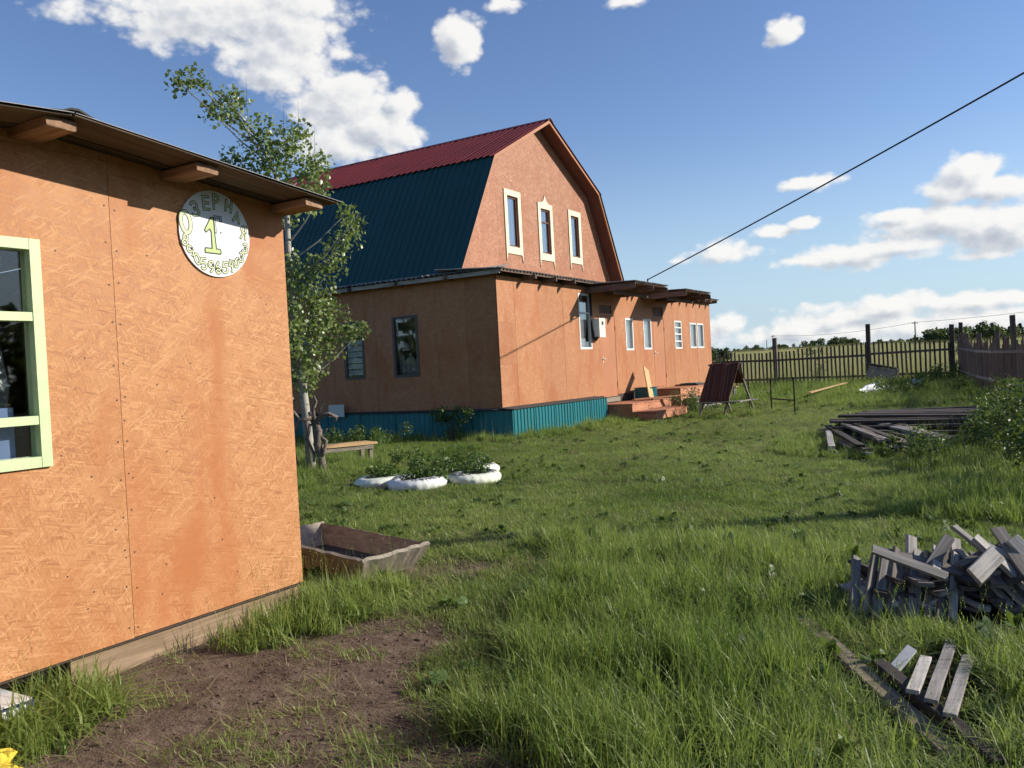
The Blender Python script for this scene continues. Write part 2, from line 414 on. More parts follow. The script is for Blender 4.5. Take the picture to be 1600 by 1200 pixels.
def m_ground():
    m, nt = new_mat('ground')
    pos = nt.n('ShaderNodeNewGeometry').outputs['Position']
    dirt = nt.n('ShaderNodeAttribute', attribute_name='dirt').outputs['Fac']
    n1 = nt.noise(pos, 1.3, 6.0, 0.65)
    n2 = nt.noise(pos, 9.0, 6.0, 0.7)
    n3 = nt.noise(pos, 45.0, 5.0, 0.7)
    soil = nt.ramp(n2, [(0.25, (0.072, 0.048, 0.034)), (0.5, (0.152, 0.106, 0.077)), (0.78, (0.25, 0.188, 0.14))])
    soil = nt.mix(nt.math('MULTIPLY', nt.smooth(n3, 0.5, 0.7), 0.6), soil, (0.055, 0.030, 0.020))
    green = nt.ramp(n2, [(0.2, (0.022, 0.030, 0.010)), (0.55, (0.050, 0.055, 0.020)), (0.85, (0.11, 0.095, 0.042))])
    s = nt.n('ShaderNodeSeparateXYZ', {0: pos})
    far = nt.ramp(nt.noise(nt.vm('MULTIPLY', pos, (0.02, 0.06, 0.02)), 1.0, 5.0, 0.6), [(0.3, (0.32, 0.29, 0.13)), (0.7, (0.48, 0.41, 0.21))])
    green = nt.mix(nt.smooth(s.outputs[1], 36.5, 39.5), green, far)
    d = nt.smooth(nt.math('ADD', dirt, nt.math('MULTIPLY_ADD', n1, 0.5, -0.25)), 0.35, 0.65)
    col = nt.mix(d, green, soil)
    h = nt.math('ADD', nt.math('MULTIPLY', n2, 0.7), nt.math('MULTIPLY', n3, 0.4))
    finish(nt, principled(nt, col, 0.95, nt.bump(h, 0.9, 0.05), 0.0, 0.15))
    return m


MAT['tyre'] = m_tyre()
MAT['soil'] = m_plain('soil_crumb', (0.14, 0.092, 0.063), 0.95, var=0.35, scale=20.0, bump=0.5)
MAT['rug'] = m_rug()
MAT['ground'] = m_ground()


# ------------------------------------------------------------------ mesh helpers
class MB:
    def __init__(self):
        self.v, self.f = [], []

    def box(self, x0, x1, y0, y1, z0, z1):
        b = len(self.v)
        self.v += [(x0, y0, z0), (x1, y0, z0), (x1, y1, z0), (x0, y1, z0), (x0, y0, z1), (x1, y0, z1), (x1, y1, z1), (x0, y1, z1)]
        self.f += [tuple(b + i for i in q) for q in ((0, 3, 2, 1), (4, 5, 6, 7), (0, 1, 5, 4), (1, 2, 6, 5), (2, 3, 7, 6), (3, 0, 4, 7))]
        return self

    def prism(self, poly, axis, a0, a1):
        """poly: 2-D points; axis 'x' -> (y,z) polygon swept in x; 'y' -> (x,z); 'z' -> (x,y)"""
        b, n = len(self.v), len(poly)
        for a in (a0, a1):
            for p, q in poly:
                self.v.append((a, p, q) if axis == 'x' else ((p, a, q) if axis == 'y' else (p, q, a)))
        self.f.append(tuple(range(b + n - 1, b - 1, -1)))
        self.f.append(tuple(range(b + n, b + 2 * n)))
        for i in range(n):
            j = (i + 1) % n
            self.f.append((b + i, b + j, b + n + j, b + n + i))
        return self

    def tube(self, pts, r, n=6, cap=True):
        pts = [Vector(p) for p in pts]
        rr = r if isinstance(r, (list, tuple)) else [r] * len(pts)
        b = len(self.v)
        prev = None
        for i, p in enumerate(pts):
            t = (pts[min(i + 1, len(pts) - 1)] - pts[max(i - 1, 0)]).normalized()
            if prev is None:
                a = Vector((0, 0, 1)) if abs(t.z) < 0.9 else Vector((1, 0, 0))
                u = t.cross(a).normalized()
            else:
                u = (prev - t * prev.dot(t)).normalized()
            w = t.cross(u)
            prev = u
            for k in range(n):
                an = 2 * PI * k / n
                q = p + (u * math.cos(an) + w * math.sin(an)) * rr[i]
                self.v.append(tuple(q))
        for i in range(len(pts) - 1):
            for k in range(n):
                k2 = (k + 1) % n
                self.f.append((b + i * n + k, b + i * n + k2, b + (i + 1) * n + k2, b + (i + 1) * n + k))
        if cap:
            self.f.append(tuple(b + k for k in range(n - 1, -1, -1)))
            e = b + (len(pts) - 1) * n
            self.f.append(tuple(e + k for k in range(n)))
        return self

    def sheet(self, axis, plane, th, u0, u1, v0, v1, holes=()):
        """slab with rectangular holes. axis 'x': face looks +X at x=plane, u=y; axis 'y': face looks -Y at y=plane, u=x"""
        us = sorted({u0, u1, *[min(max(h[k], u0), u1) for h in holes for k in (0, 1)]})
        vs = sorted({v0, v1, *[min(max(h[k], v0), v1) for h in holes for k in (2, 3)]})

        def solid(i, j):
            if i < 0 or j < 0 or i >= len(us) - 1 or j >= len(vs) - 1:
                return False
            cu, cv = (us[i] + us[i + 1]) / 2, (vs[j] + vs[j + 1]) / 2
            return not any(h[0] < cu < h[1] and h[2] < cv < h[3] for h in holes)

        def pt(u, v, d):
            return (plane - d, u, v) if axis == 'x' else (u, plane + d, v)

        def quad(*ps):
            b = len(self.v)
            self.v += ps
            self.f.append((b, b + 1, b + 2, b + 3))
        for i in range(len(us) - 1):
            for j in range(len(vs) - 1):
                if not solid(i, j):
                    continue
                a, b_, c, d = us[i], us[i + 1], vs[j], vs[j + 1]
                quad(pt(a, c, 0), pt(b_, c, 0), pt(b_, d, 0), pt(a, d, 0))
                quad(pt(a, d, th), pt(b_, d, th), pt(b_, c, th), pt(a, c, th))
                if not solid(i - 1, j):
                    quad(pt(a, c, th), pt(a, c, 0), pt(a, d, 0), pt(a, d, th))
                if not solid(i + 1, j):
                    quad(pt(b_, c, 0), pt(b_, c, th), pt(b_, d, th), pt(b_, d, 0))
                if not solid(i, j - 1):
                    quad(pt(a, c, th), pt(b_, c, th), pt(b_, c, 0), pt(a, c, 0))
                if not solid(i, j + 1):
                    quad(pt(a, d, 0), pt(b_, d, 0), pt(b_, d, th), pt(a, d, th))
        return self

    def corrugated(self, org, u, v, width, length, period=0.19, depth=0.022, trapezoid=True, th=0.003):
        """ribs run along v; profile across u"""
        org, u, v = Vector(org), Vector(u).normalized(), Vector(v).normalized()
        nrm = u.cross(v).normalized()
        prof = []
        x = 0.0
        if trapezoid:
            while x < width - 1e-6:
                for a, h in ((0, 0), (0.18, 0), (0.30, 1), (0.72, 1), (0.84, 0)):
                    px = x + a * period
                    if px <= width:
                        prof.append((px, h * depth))
                x += period
        else:
            k = max(2, int(width / period * 6))
            for i in range(k):
                px = width * i / k
                prof.append((px, depth * (0.5 + 0.5 * math.sin(2 * PI * px / period))))
        prof.append((width, prof[-1][1]))
        b, m = len(self.v), len(prof)
        for off in (0.0, -th):
            for L in (0.0, length):
                for px, h in prof:
                    self.v.append(tuple(org + u * px + v * L + nrm * (h + off)))
        for i in range(m - 1):
            self.f.append((b + i, b + i + 1, b + m + i + 1, b + m + i))
            self.f.append((b + 2 * m + i + 1, b + 2 * m + i, b + 3 * m + i, b + 3 * m + i + 1))
            self.f.append((b + i + 1, b + i, b + 2 * m + i, b + 2 * m + i + 1))
            self.f.append((b + m + i, b + m + i + 1, b + 3 * m + i + 1, b + 3 * m + i))
        self.f.append((b, b + m, b + 3 * m, b + 2 * m))
        self.f.append((b + m - 1, b + 3 * m - 1, b + 4 * m - 1, b + 2 * m - 1))
        return self


ORI = {}


def org_of(o):
    return ORI.get(o.name, Vector((0, 0, 0)))


def link(o, parent=None):
    COL.objects.link(o)
    if parent is not None:
        o.parent = parent
    return o


def mk(name, mb, mat, parent=None, smooth=False, origin=None):
    v = np.array(mb.v, dtype=float)
    if origin is None:
        lo, hi = v.min(0), v.max(0)
        origin = Vector(((lo[0] + hi[0]) / 2, (lo[1] + hi[1]) / 2, lo[2]))
    origin = Vector(origin)
    me = bpy.data.meshes.new(name)
    me.from_pydata([tuple(p) for p in (v - np.array(origin))], [], mb.f)
    me.validate()
    me.materials.append(MAT[mat] if isinstance(mat, str) else mat)
    if smooth:
        me.shade_smooth()
    o = bpy.data.objects.new(name, me)
    link(o, parent)
    o.location = origin - (org_of(parent) if parent is not None else Vector((0, 0, 0)))
    ORI[o.name] = origin
    return o


def tag(o, label, cat, group=None):
    o['label'] = label
    o['category'] = cat
    if group:
        o['group'] = group
    return o


def thing(name, label, cat, loc, group=None):
    o = bpy.data.objects.new(name, None)
    o.empty_display_size = 0.2
    COL.objects.link(o)
    o.location = loc
    ORI[o.name] = Vector(loc)
    return tag(o, label, cat, group)


def struct(o):
    o['kind'] = 'structure'
    return o


def stuff(o):
    o['kind'] = 'stuff'
    return o


BOARD_ME = {}


def board(name, L, W, T, centre, along, up, mat, parent=None, var=0):
    """plank with its length on local X; alike planks share mesh data"""
    key = (round(L, 2), round(W, 3), round(T, 3), mat, var)
    if key not in BOARD_ME:
        rr = random.Random(hash((key[0], key[1], key[2], var)) & 0xffff)
        l, w, t = L / 2, W / 2, T / 2
        c = min(0.12 * T, 0.006)
        me = bpy.data.meshes.new(name)
        vs, fs = [], []
        n = 3
        for i in range(n + 1):
            x = -l + 2 * l * i / n
            jy, jz = rr.uniform(-1, 1) * 0.03 * W, rr.uniform(-1, 1) * 0.06 * T
            for y, z in ((-w, -t + c), (-w + c, -t), (w - c, -t), (w, -t + c), (w, t - c), (w - c, t), (-w + c, t), (-w, t - c)):
                e = rr.uniform(-0.15, 0.15) * T if i in (0, n) else 0
                vs.append((x + e, y + jy, z + jz))
        for i in range(n):
            for k in range(8):
                k2 = (k + 1) % 8
                fs.append((i * 8 + k2, i * 8 + k, (i + 1) * 8 + k, (i + 1) * 8 + k2))
        fs.append(tuple(range(8)))
        fs.append(tuple(range(n * 8 + 7, n * 8 - 1, -1)))
        me.from_pydata(vs, [], fs)
        me.materials.append(MAT[mat])
        BOARD_ME[key] = me
    o = bpy.data.objects.new(name, BOARD_ME[key])
    link(o, parent)
    x = Vector(along).normalized()
    z = Vector(up)
    z = (z - x * z.dot(x)).normalized()
    y = z.cross(x)
    M = Matrix((x, y, z)).transposed().to_4x4()
    c = Vector(centre)
    ORI[o.name] = c
    M.translation = c - (org_of(parent) if parent is not None else Vector((0, 0, 0)))
    o.matrix_basis = M
    return o


def beam_between(name, a, b, W, T, mat, parent=None, up=(0, 0, 1), var=0):
    a, b = Vector(a), Vector(b)
    return board(name, (b - a).length, W, T, (a + b) / 2, b - a, up, mat, parent, var)


# smooth value noise for layout work
_tab = RNG.random((256, 256))


def vnoise(x, y, s):
    x, y = np.asarray(x) * s + 100, np.asarray(y) * s + 100
    xi, yi = np.floor(x).astype(int), np.floor(y).astype(int)
    fx, fy = x - xi, y - yi
    fx, fy = fx * fx * (3 - 2 * fx), fy * fy * (3 - 2 * fy)
    g = lambda a, b: _tab[a % 256, b % 256]
    return (g(xi, yi) * (1 - fx) + g(xi + 1, yi) * fx) * (1 - fy) + (g(xi, yi + 1) * (1 - fx) + g(xi + 1, yi + 1) * fx) * fy


def fbm(x, y, s):
    return 0.5 * vnoise(x, y, s) + 0.3 * vnoise(x, y, s * 2.1) + 0.2 * vnoise(x, y, s * 4.3)


def sstep(v, a, b):
    t = np.clip((v - a) / (b - a), 0, 1)
    return t * t * (3 - 2 * t)


def dirt_mask(x, y):
    x, y = np.asarray(x, float), np.asarray(y, float)
    w = (fbm(x, y, 1.1) - 0.5) * 1.5
    w2 = (fbm(x + 31, y, 2.3) - 0.5) * 0.6
    right = -2.72 + 0.52 * (4.2 - y)                       # worn strip's right border
    d = sstep(right + w - x, -0.10, 0.25) * sstep(x - (-4.45), 0.0, 0.15) * sstep(4.55 + w2 - y, 0, 0.5)
    d = np.maximum(d, 0.75 * np.exp(-(((x + 4.05) / 0.75) ** 2 + ((y - 5.45) / 0.40) ** 2)))
    d *= 1 - 0.95 * np.exp(-(((x + 3.98) / 0.42) ** 2 + ((y - 4.05) / 0.80) ** 2) ** 1.5)   # lush clump at the hut corner
    d *= 1 - 0.9 * sstep(2.75 - y + w2, 0, 0.45) * sstep(-3.45 - x + w * 0.5, 0, 0.4)            # weeds by the near hut corner
    return np.clip(d, 0, 1)


def ground_h(x, y):
    x, y = np.asarray(x, float), np.asarray(y, float)
    r = np.clip(y - 34, 0, 150)
    h = 0.0165 * r * sstep(r, 0, 12) + 0.16 * sstep(y, 31, 36.5)
    h = h - 0.004 * np.clip(y - 184, 0, 260)
    near = sstep(26 - np.hypot(x + 4, y), 0, 10)
    h = h + near * ((fbm(x, y, 0.55) - 0.5) * 0.05)
    d = dirt_mask(x, y)
    h = h + d * ((fbm(x, y, 3.7) - 0.5) * 0.075 - 0.012) * (np.hypot(x, y) < 12)
    return h


def gh(x, y):
    return float(ground_h(np.array([x]), np.array([y]))[0])


# ------------------------------------------------------------------ ground sheet
def axis_coords(lo, hi, f0, f1, fine):
    a = list(np.arange(f0, f1 + 1e-6, fine))
    s, x = fine, f1
    while x < hi:
        s = min(s * 1.18, 60)
        x += s
        a.append(x)
    s, x = fine, f0
    while x > lo:
        s = min(s * 1.18, 60)
        x -= s
        a.insert(0, x)
    return np.array(a)


gx = axis_coords(-900, 700, -7.0, 1.0, 0.07)
gy = axis_coords(-60, 1800, 1.2, 8.0, 0.07)
GX, GY = np.meshgrid(gx, gy, indexing='ij')
GZ = ground_h(GX, GY)
nx, ny = GX.shape
idx = np.arange(nx * ny).reshape(nx, ny)
quads = np.stack([idx[:-1, :-1], idx[1:, :-1], idx[1:, 1:], idx[:-1, 1:]], -1).reshape(-1, 4)
me = bpy.data.meshes.new('ground')
me.from_pydata(np.stack([GX, GY, GZ], -1).reshape(-1, 3).tolist(), [], quads.tolist())
me.materials.append(MAT['ground'])
at = me.attributes.new('dirt', 'FLOAT', 'POINT')
at.data.foreach_set('value', dirt_mask(GX, GY).ravel().astype(np.float32))
me.shade_smooth()
struct(link(bpy.data.objects.new('ground', me)))


# ------------------------------------------------------------------ windows and doors
def window(parent, axis, plane, u0, u1, v0, v1, fmat, fw=0.06, bars_h=(), bars_v=(), curtain=None, depth=0.07, proud=0.012, name='window', cdepth=0.095, wave=0.014, cfrac=1.0, gmat='glass'):
    """frame mesh = the window part; panes and curtain are its sub-parts"""
    def bx(mb, a, b, c, d, d0, d1):
        if axis == 'x':
            mb.box(plane - d1, plane - d0, a, b, c, d)
        else:
            mb.box(a, b, plane + d0, plane + d1, c, d)
    mb = MB()
    bx(mb, u0, u0 + fw, v0, v1, -proud, depth)
    bx(mb, u1 - fw, u1, v0, v1, -proud, depth)
    bx(mb, u0 + fw, u1 - fw, v0, v0 + fw, -proud + 0.002, depth)
    bx(mb, u0 + fw, u1 - fw, v1 - fw, v1, -proud + 0.002, depth)
    for h in bars_h:
        bx(mb, u0 + fw, u1 - fw, h - fw * 0.4, h + fw * 0.4, -proud + 0.004, depth - 0.004)
    for q in bars_v:
        bx(mb, q - fw * 0.4, q + fw * 0.4, v0 + fw, v1 - fw, -proud + 0.006, depth - 0.006)
    w = mk(name, mb, fmat, parent)
    us = [u0 + fw] + sorted(bars_v) + [u1 - fw]
    vs = [v0 + fw] + sorted(bars_h) + [v1 - fw]
    for i in range(len(us) - 1):
        for j in range(len(vs) - 1):
            g = MB()
            bx(g, us[i] - 0.006, us[i + 1] + 0.006, vs[j] - 0.006, vs[j + 1] + 0.006, 0.030, 0.034)
            mk('pane', g, gmat, w)
    if curtain:
        g = MB()
        n = 40
        uu = np.linspace(u0 + fw * 0.3, u0 + fw * 0.3 + (u1 - u0 - fw * 0.6) * cfrac, n)
        b = 0
        ph = random.random() * 6
        for i, q in enumerate(uu):
            d = cdepth + wave * math.sin(i * 0.95 + ph) + wave * 0.6 * math.sin(i * 0.37 + 2 * ph)
            for vv in (v0 + 0.01, v1 - 0.01):
                g.v.append((plane - d, q, vv) if axis == 'x' else (q, plane + d, vv))
            if i:
                g.f.append((2 * i - 2, 2 * i, 2 * i + 1, 2 * i - 1))
        mk('curtain', g, curtain, w, smooth=True)
    return w


# ------------------------------------------------------------------ hut
HX = -4.275
HY0, HY1 = -2.4, 4.15


def roof_z(y):
    return 2.836 - 0.087 * (y - 3.27) if y > 2.45 else 2.9073 - 0.09 * (2.45 - y)


hut = thing('hut', 'small orange chipboard hut with lime green window and plank eaves', 'hut', (-6.0, 0.9, 0.0))
hw = (1.30, 2.45, 1.19, 2.35)
cuts = [HY1, 2.862, 1.61, 0.36, -0.89, HY0]
for i in range(len(cuts) - 1):
    a, b = cuts[i + 1] + 0.0015, cuts[i] - 0.0015
    mk('wall_panel', MB().sheet('x', HX, 0.012, a, b, 0.18 - 0.004 * (i % 2), min(roof_z(a), roof_z(b)) - 0.004, [hw]), 'osb_hut', hut)
for i in range(len(cuts) - 1):
    a, b = cuts[i + 1] + 0.0015, cuts[i] - 0.0015
    mk('eave_panel', MB().prism([(a, min(roof_z(a), roof_z(b)) - 0.002), (b, min(roof_z(a), roof_z(b)) - 0.002)] + ([(b, roof_z(b) - 0.002)] if roof_z(b) > roof_z(a) else []) + ([(2.45, roof_z(2.45) - 0.002)] if a < 2.45 < b else []) + ([(a, roof_z(a) - 0.002)] if roof_z(a) > roof_z(b) else []), 'x', HX - 0.012, HX), 'osb_hut', hut)
mk('wall_core', MB().sheet('x', HX - 0.014, 0.09, HY0 + 0.01, HY1 - 0.02, 0.16, 2.46, [hw]), 'dark_core', hut)
mk('end_wall', MB().box(-8.2, HX - 0.016, HY1 - 0.018, HY1 - 0.003, 0.18, 2.68), 'osb_hut', hut)
mk('rear_wall', MB().box(-8.2, HX - 0.016, HY0, HY0 + 0.012, 0.18, 2.46), 'osb_hut', hut)
mk('back_wall', MB().prism([(HY0, 0.18), (HY1, 0.18), (HY1, 2.74), (2.45, 2.895), (HY0, 2.455)], 'x', -8.215, -8.203), 'osb_hut', hut)
mk('floor', MB().box(-8.19, HX - 0.12, HY0 + 0.02, HY1 - 0.03, 0.10, 0.155), 'wood_brown', hut)
w = window(hut, 'x', HX, *hw, 'lime', 0.055, bars_h=(1.43, 1.955), bars_v=(1.86,), proud=0.022, cdepth=0.16)
# net curtain hung crooked, cut back at the right
g = MB()
n = 26
for i in range(n):
    y = 1.32 + (2.33 - 1.32) * i / (n - 1)
    for k, z in enumerate((1.22, 1.6, 1.95, 2.3)):
        yy = y + (0.03 * math.sin(z * 9) if i == n - 1 else 0)
        g.v.append((HX - 0.16 - 0.012 * math.sin(i * 1.1) - 0.01 * math.sin(i * 0.4 + z * 3), yy, z))
    if i:
        for k in range(3):
            g.f.append((4 * i - 4 + k, 4 * i + k, 4 * i + k + 1, 4 * i - 3 + k))
mk('net_curtain', g, 'curtain_grey', w, smooth=True)
# embroidered flowers on the net
for cy, cz, s in ((2.24, 1.72, 0.075), (2.30, 1.62, 0.04), (2.22, 2.19, 0.055), (2.16, 1.58, 0.04), (2.27, 1.33, 0.045), (2.1, 2.1, 0.05)):
    g = MB()
    for k in range(5):
        a = 2 * PI * k / 5 + cy * 7
        d, e = Vector((0, math.cos(a), math.sin(a))), Vector((0, -math.sin(a), math.cos(a)))
        c = Vector((HX - 0.125, cy, cz))
        b = len(g.v)
        for q in (c, c + d * s * 0.5 + e * s * 0.24, c + d * s, c + d * s * 0.5 - e * s * 0.24):
            g.v.append(tuple(q + Vector((0.001 * k, 0, 0))))
        g.f.append((b, b + 1, b + 2, b + 3))
    mk('flower_print', g, 'curtain', w)
mk('blue_cloth', MB().box(HX - 0.112, HX - 0.108, 1.4, 2.335, 1.2, 1.5), 'blue_cloth', w)
# screw heads down the joints
g = MB()
for yj in (2.835, 2.89, 1.585, 1.635):
    for k in range(12):
        z = 0.25 + k * 0.21 + random.uniform(-0.03, 0.03)
        y = yj + random.uniform(-0.006, 0.006)
        if hw[0] - 0.03 < y < hw[1] + 0.03 and hw[2] - 0.03 < z < hw[3] + 0.03:
            continue
        g.tube([(HX - 0.001, y, z), (HX + 0.0012, y, z)], 0.0055, 6)
for k in range(26):
    y, z = random.uniform(2.5, 4.12), random.uniform(0.25, 2.6)
    g.tube([(HX - 0.001, y, z), (HX + 0.0012, y, z)], 0.005, 6)
stuff(mk('screw_heads', g, 'iron', hut))
# roof: rafters stick out under planks and a thin sheet
for y0, y1 in ((2.338, 2.49), (3.197, 3.343), (4.045, 4.200), (1.47, 1.62), (0.6, 0.75), (-0.3, -0.15), (-1.2, -1.05)):
    zt = roof_z((y0 + y1) / 2) - 0.004
    c = ((-3.95 - 8.35) / 2, (y0 + y1) / 2, zt - 0.0275)
    board('rafter', 4.4, y1 - y0, 0.055, c, (1, 0, 0), (0, 0.0, 1), 'wood_beam', hut, var=int(y0 * 10) % 3)
ang = Vector((0, 1, -0.087)).normalized()
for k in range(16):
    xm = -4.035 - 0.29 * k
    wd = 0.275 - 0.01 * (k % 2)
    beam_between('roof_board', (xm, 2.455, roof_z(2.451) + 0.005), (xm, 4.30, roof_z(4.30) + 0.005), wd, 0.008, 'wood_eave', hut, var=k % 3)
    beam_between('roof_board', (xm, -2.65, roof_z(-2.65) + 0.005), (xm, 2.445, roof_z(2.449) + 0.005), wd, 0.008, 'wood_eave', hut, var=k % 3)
for k in range(5):
    x1 = -3.885 - k * 0.96
    z_ = 0.012 + 0.003 * (k % 2)
    mk('roof_sheet', MB().corrugated((x1, 4.33, roof_z(4.33) + z_), (-1, 0, 0), (0, -1, 0.087), 1.0, 1.88, 0.12, 0.008, False), 'zinc', hut)
    mk('roof_sheet', MB().corrugated((x1, 2.448, roof_z(2.45) + z_), (-1, 0, 0), (0, -1, -0.09), 1.0, 5.1, 0.12, 0.008, False), 'zinc', hut)
mk('felt_flap', MB().prism([(2.30, 2.918), (2.36, 2.930), (2.42, 2.940), (2.46, 2.958), (2.50, 2.962), (2.54, 2.948), (2.62, 2.918), (2.62, 2.912), (2.54, 2.938), (2.50, 2.950), (2.46, 2.948), (2.42, 2.930), (2.30, 2.911)], 'x', -4.35, -3.93), 'felt', hut)
# footing board under the wall
board('footing_board', 1.62, 0.24, 0.04, (HX - 0.055, 3.32, 0.055), (0, 1, 0), (1, 0, 0.02), 'wood_foot', hut)
mk('footing_post', MB().box(HX - 0.20, HX - 0.08, 2.47, 2.56, -0.05, 0.17), 'wood_foot', hut)
mk('footing_post', MB().box(HX - 0.22, HX - 0.04, 1.2, 1.36, -0.05, 0.17), 'wood_foot', hut)
mk('back_footing', MB().box(-8.1, -7.95, HY0 + 0.1, HY1 - 0.1, -0.05, 0.17), 'dark_core', hut)
mk('end_footing', MB().box(-7.9, HX - 0.25, HY1 - 0.2, HY1 - 0.12, -0.05, 0.17), 'dark_core', hut)

# ------------------------------------------------------------------ round address sign on the hut
SY, SZ, SR = 3.57, 2.505, 0.268
SXF = HX + 0.012
sign = thing('round_sign', 'round white hand lettered address sign on the orange hut wall', 'sign', (HX, SY, SZ - SR))
disc = [(SY + SR * math.cos(a), SZ + SR * math.sin(a)) for a in np.linspace(0, 2 * PI, 64, endpoint=False)]
mk('disc', MB().prism(disc, 'x', HX + 0.003, SXF), 'sign_white', sign)


def arc(cx, cy, rx, ry, a0, a1, n=12):
    return [(cx + rx * math.cos(rad(a)), cy + ry * math.sin(rad(a))) for a in np.linspace(a0, a1, n)]


GLY = {
    'О': [arc(0.5, 0.5, 0.4, 0.5, 0, 360, 24)],
    'З': [arc(0.42, 0.74, 0.36, 0.25, 150, -90, 12) + arc(0.42, 0.25, 0.42, 0.25, 90, -150, 12)],
    'Е': [[(0.9, 1), (0.1, 1), (0.1, 0), (0.9, 0)], [(0.1, 0.5), (0.75, 0.5)]],
    'Р': [[(0.15, 0), (0.15, 1)] + arc(0.35, 0.75, 0.5, 0.25, 90, -90, 9) + [(0.15, 0.5)]],
    'Н': [[(0.1, 0), (0.1, 1)], [(0.9, 0), (0.9, 1)], [(0.1, 0.5), (0.9, 0.5)]],
    'А': [[(0.05, 0), (0.5, 1), (0.95, 0)], [(0.25, 0.35), (0.75, 0.35)]],
    'Я': [[(0.85, 0), (0.85, 1)] + arc(0.6, 0.75, 0.45, 0.25, 90, 270, 9) + [(0.85, 0.5)], [(0.5, 0.5), (0.1, 0)]],
    '8': [arc(0.5, 0.74, 0.32, 0.26, -90, 270, 16), arc(0.5, 0.24, 0.4, 0.25, 90, 450, 16)],
    '9': [arc(0.5, 0.7, 0.38, 0.3, 0, 360, 18) + arc(0.3, 0.62, 0.58, 0.62, 5, -75, 8)],
    '0': [arc(0.5, 0.5, 0.38, 0.5, 0, 360, 20)],
    '5': [[(0.9, 1), (0.2, 1), (0.15, 0.58)] + arc(0.42, 0.3, 0.42, 0.32, 110, -150, 12)],
    '6': [arc(0.5, 0.3, 0.38, 0.3, 0, -360, 18) + arc(0.7, 0.38, 0.58, 0.62, 185, 105, 8)],
    '4': [[(0.2, 1), (0.15, 0.5), (0.75, 0.5)], [(0.8, 1), (0.7, 0)]],
    '3': [arc(0.42, 0.74, 0.36, 0.25, 150, -90, 12) + arc(0.42, 0.25, 0.42, 0.25, 90, -150, 12)],
    'г': [[(0.1, 0), (0.1, 1), (0.9, 1), (0.9, 0.78)]],
}


def ribbon(mb, pts, w, x):
    pts = [Vector((0, p[0], p[1])) for p in pts]
    closed = (pts[0] - pts[-1]).length < 1e-4
    if closed:
        pts = pts[:-1]
    n = len(pts)
    b = len(mb.v)
    for i, p in enumerate(pts):
        a = pts[(i - 1) % n] if (closed or i) else p
        c = pts[(i + 1) % n] if (closed or i < n - 1) else p
        d1, d2 = (p - a), (c - p)
        d1 = d1.normalized() if d1.length > 1e-6 else d2.normalized()
        d2 = d2.normalized() if d2.length > 1e-6 else d1
        t = (d1 + d2)
        t = t.normalized() if t.length > 1e-3 else d1
        nr = Vector((0, -t.z, t.y))
        k = 1 / max(0.5, nr.dot(Vector((0, -d1.z, d1.y))))
        e = Vector((0, 0, 0))
        if not closed and i == 0:
            e = -d2 * w * 0.5
        if not closed and i == n - 1:
            e = d1 * w * 0.5
        for s in (1, -1):
            q = p + e + nr * (s * w * 0.5 * k)
            mb.v.append((x, q.y, q.z))
    for i in range(n if closed else n - 1):
        j = (i + 1) % n
        mb.f.append((b + 2 * i, b + 2 * i + 1, b + 2 * j + 1, b + 2 * j))


LET = [('О', (-0.219, 0.048), 0.125, 0.085, 8), ('З', (-0.144, 0.139), 0.085, 0.062, 14), ('Е', (-0.062, 0.186), 0.078, 0.050, 4), ('Р', (0.015, 0.203), 0.088, 0.052, -2), ('Н', (0.111, 0.190), 0.066, 0.052, -10), ('А', (0.172, 0.127), 0.060, 0.052, -16), ('Я', (0.220, 0.034), 0.078, 0.046, -8),
       ('8', (-0.229, -0.058), 0.066, 0.044, -12), ('9', (-0.195, -0.123), 0.064, 0.042, 30), ('0', (-0.151, -0.169), 0.064, 0.042, 22), ('5', (-0.104, -0.194), 0.062, 0.044, 10), ('9', (-0.051, -0.207), 0.066, 0.042, 0), ('6', (0.004, -0.210), 0.070, 0.044, -2), ('5', (0.060, -0.205), 0.066, 0.046, -4), ('4', (0.106, -0.191), 0.066, 0.038, -8), ('0', (0.152, -0.167), 0.060, 0.036, -22), ('3', (0.194, -0.128), 0.060, 0.044, -20), ('3', (0.229, -0.068), 0.060, 0.044, -14),
       ('г', (0.020, 0.060), 0.095, 0.055, 0)]
for ch, (dy, dz), h, wd, rot in LET:
    ink, fill = MB(), MB()
    ca, sa = math.cos(rad(rot)), math.sin(rad(rot))
    big = ch == 'О'
    for k, st in enumerate(GLY[ch]):
        pts = []
        for px, py in st:
            a, b = (px - 0.5) * wd, (py - 0.5) * h
            pts.append((SY + dy + a * ca - b * sa, SZ + dz + a * sa + b * ca))
        ribbon(ink, pts, 0.031 if big else 0.0185, SXF + 0.0008 + 0.0003 * k)
        ribbon(fill, pts, 0.021 if big else (0.005 if ch == 'г' else 0.0085), SXF + 0.0020 + 0.0003 * k)
    i = mk('letter', ink, 'ink', sign)
    mk('letter_fill', fill, 'sign_white' if ch == 'г' else 'sign_pale', i)
one = [(-0.085, 0.005), (-0.075, -0.008), (-0.045, 0.015), (-0.035, 0.0), (-0.035, -0.105), (-0.085, -0.105), (-0.090, -0.118), (-0.088, -0.135), (0.030, -0.135), (0.032, -0.118), (0.026, -0.105), (-0.002, -0.105), (-0.010, 0.0), (-0.014, 0.088), (-0.034, 0.088)]
cy = sum(p[0] for p in one) / len(one)
ink = MB()
ribbon(ink, [(SY + a, SZ + b + 0.012) for a, b in one] + [(SY + one[0][0], SZ + one[0][1] + 0.012)], 0.007, SXF + 0.0026)
i = mk('numeral_outline', ink, 'ink', sign)
f = MB()
f.v = [(SXF + 0.0014, SY + a, SZ + b + 0.012) for a, b in one]
f.f = [tuple(range(len(one)))]
mk('numeral_fill', f, 'sign_green', i)
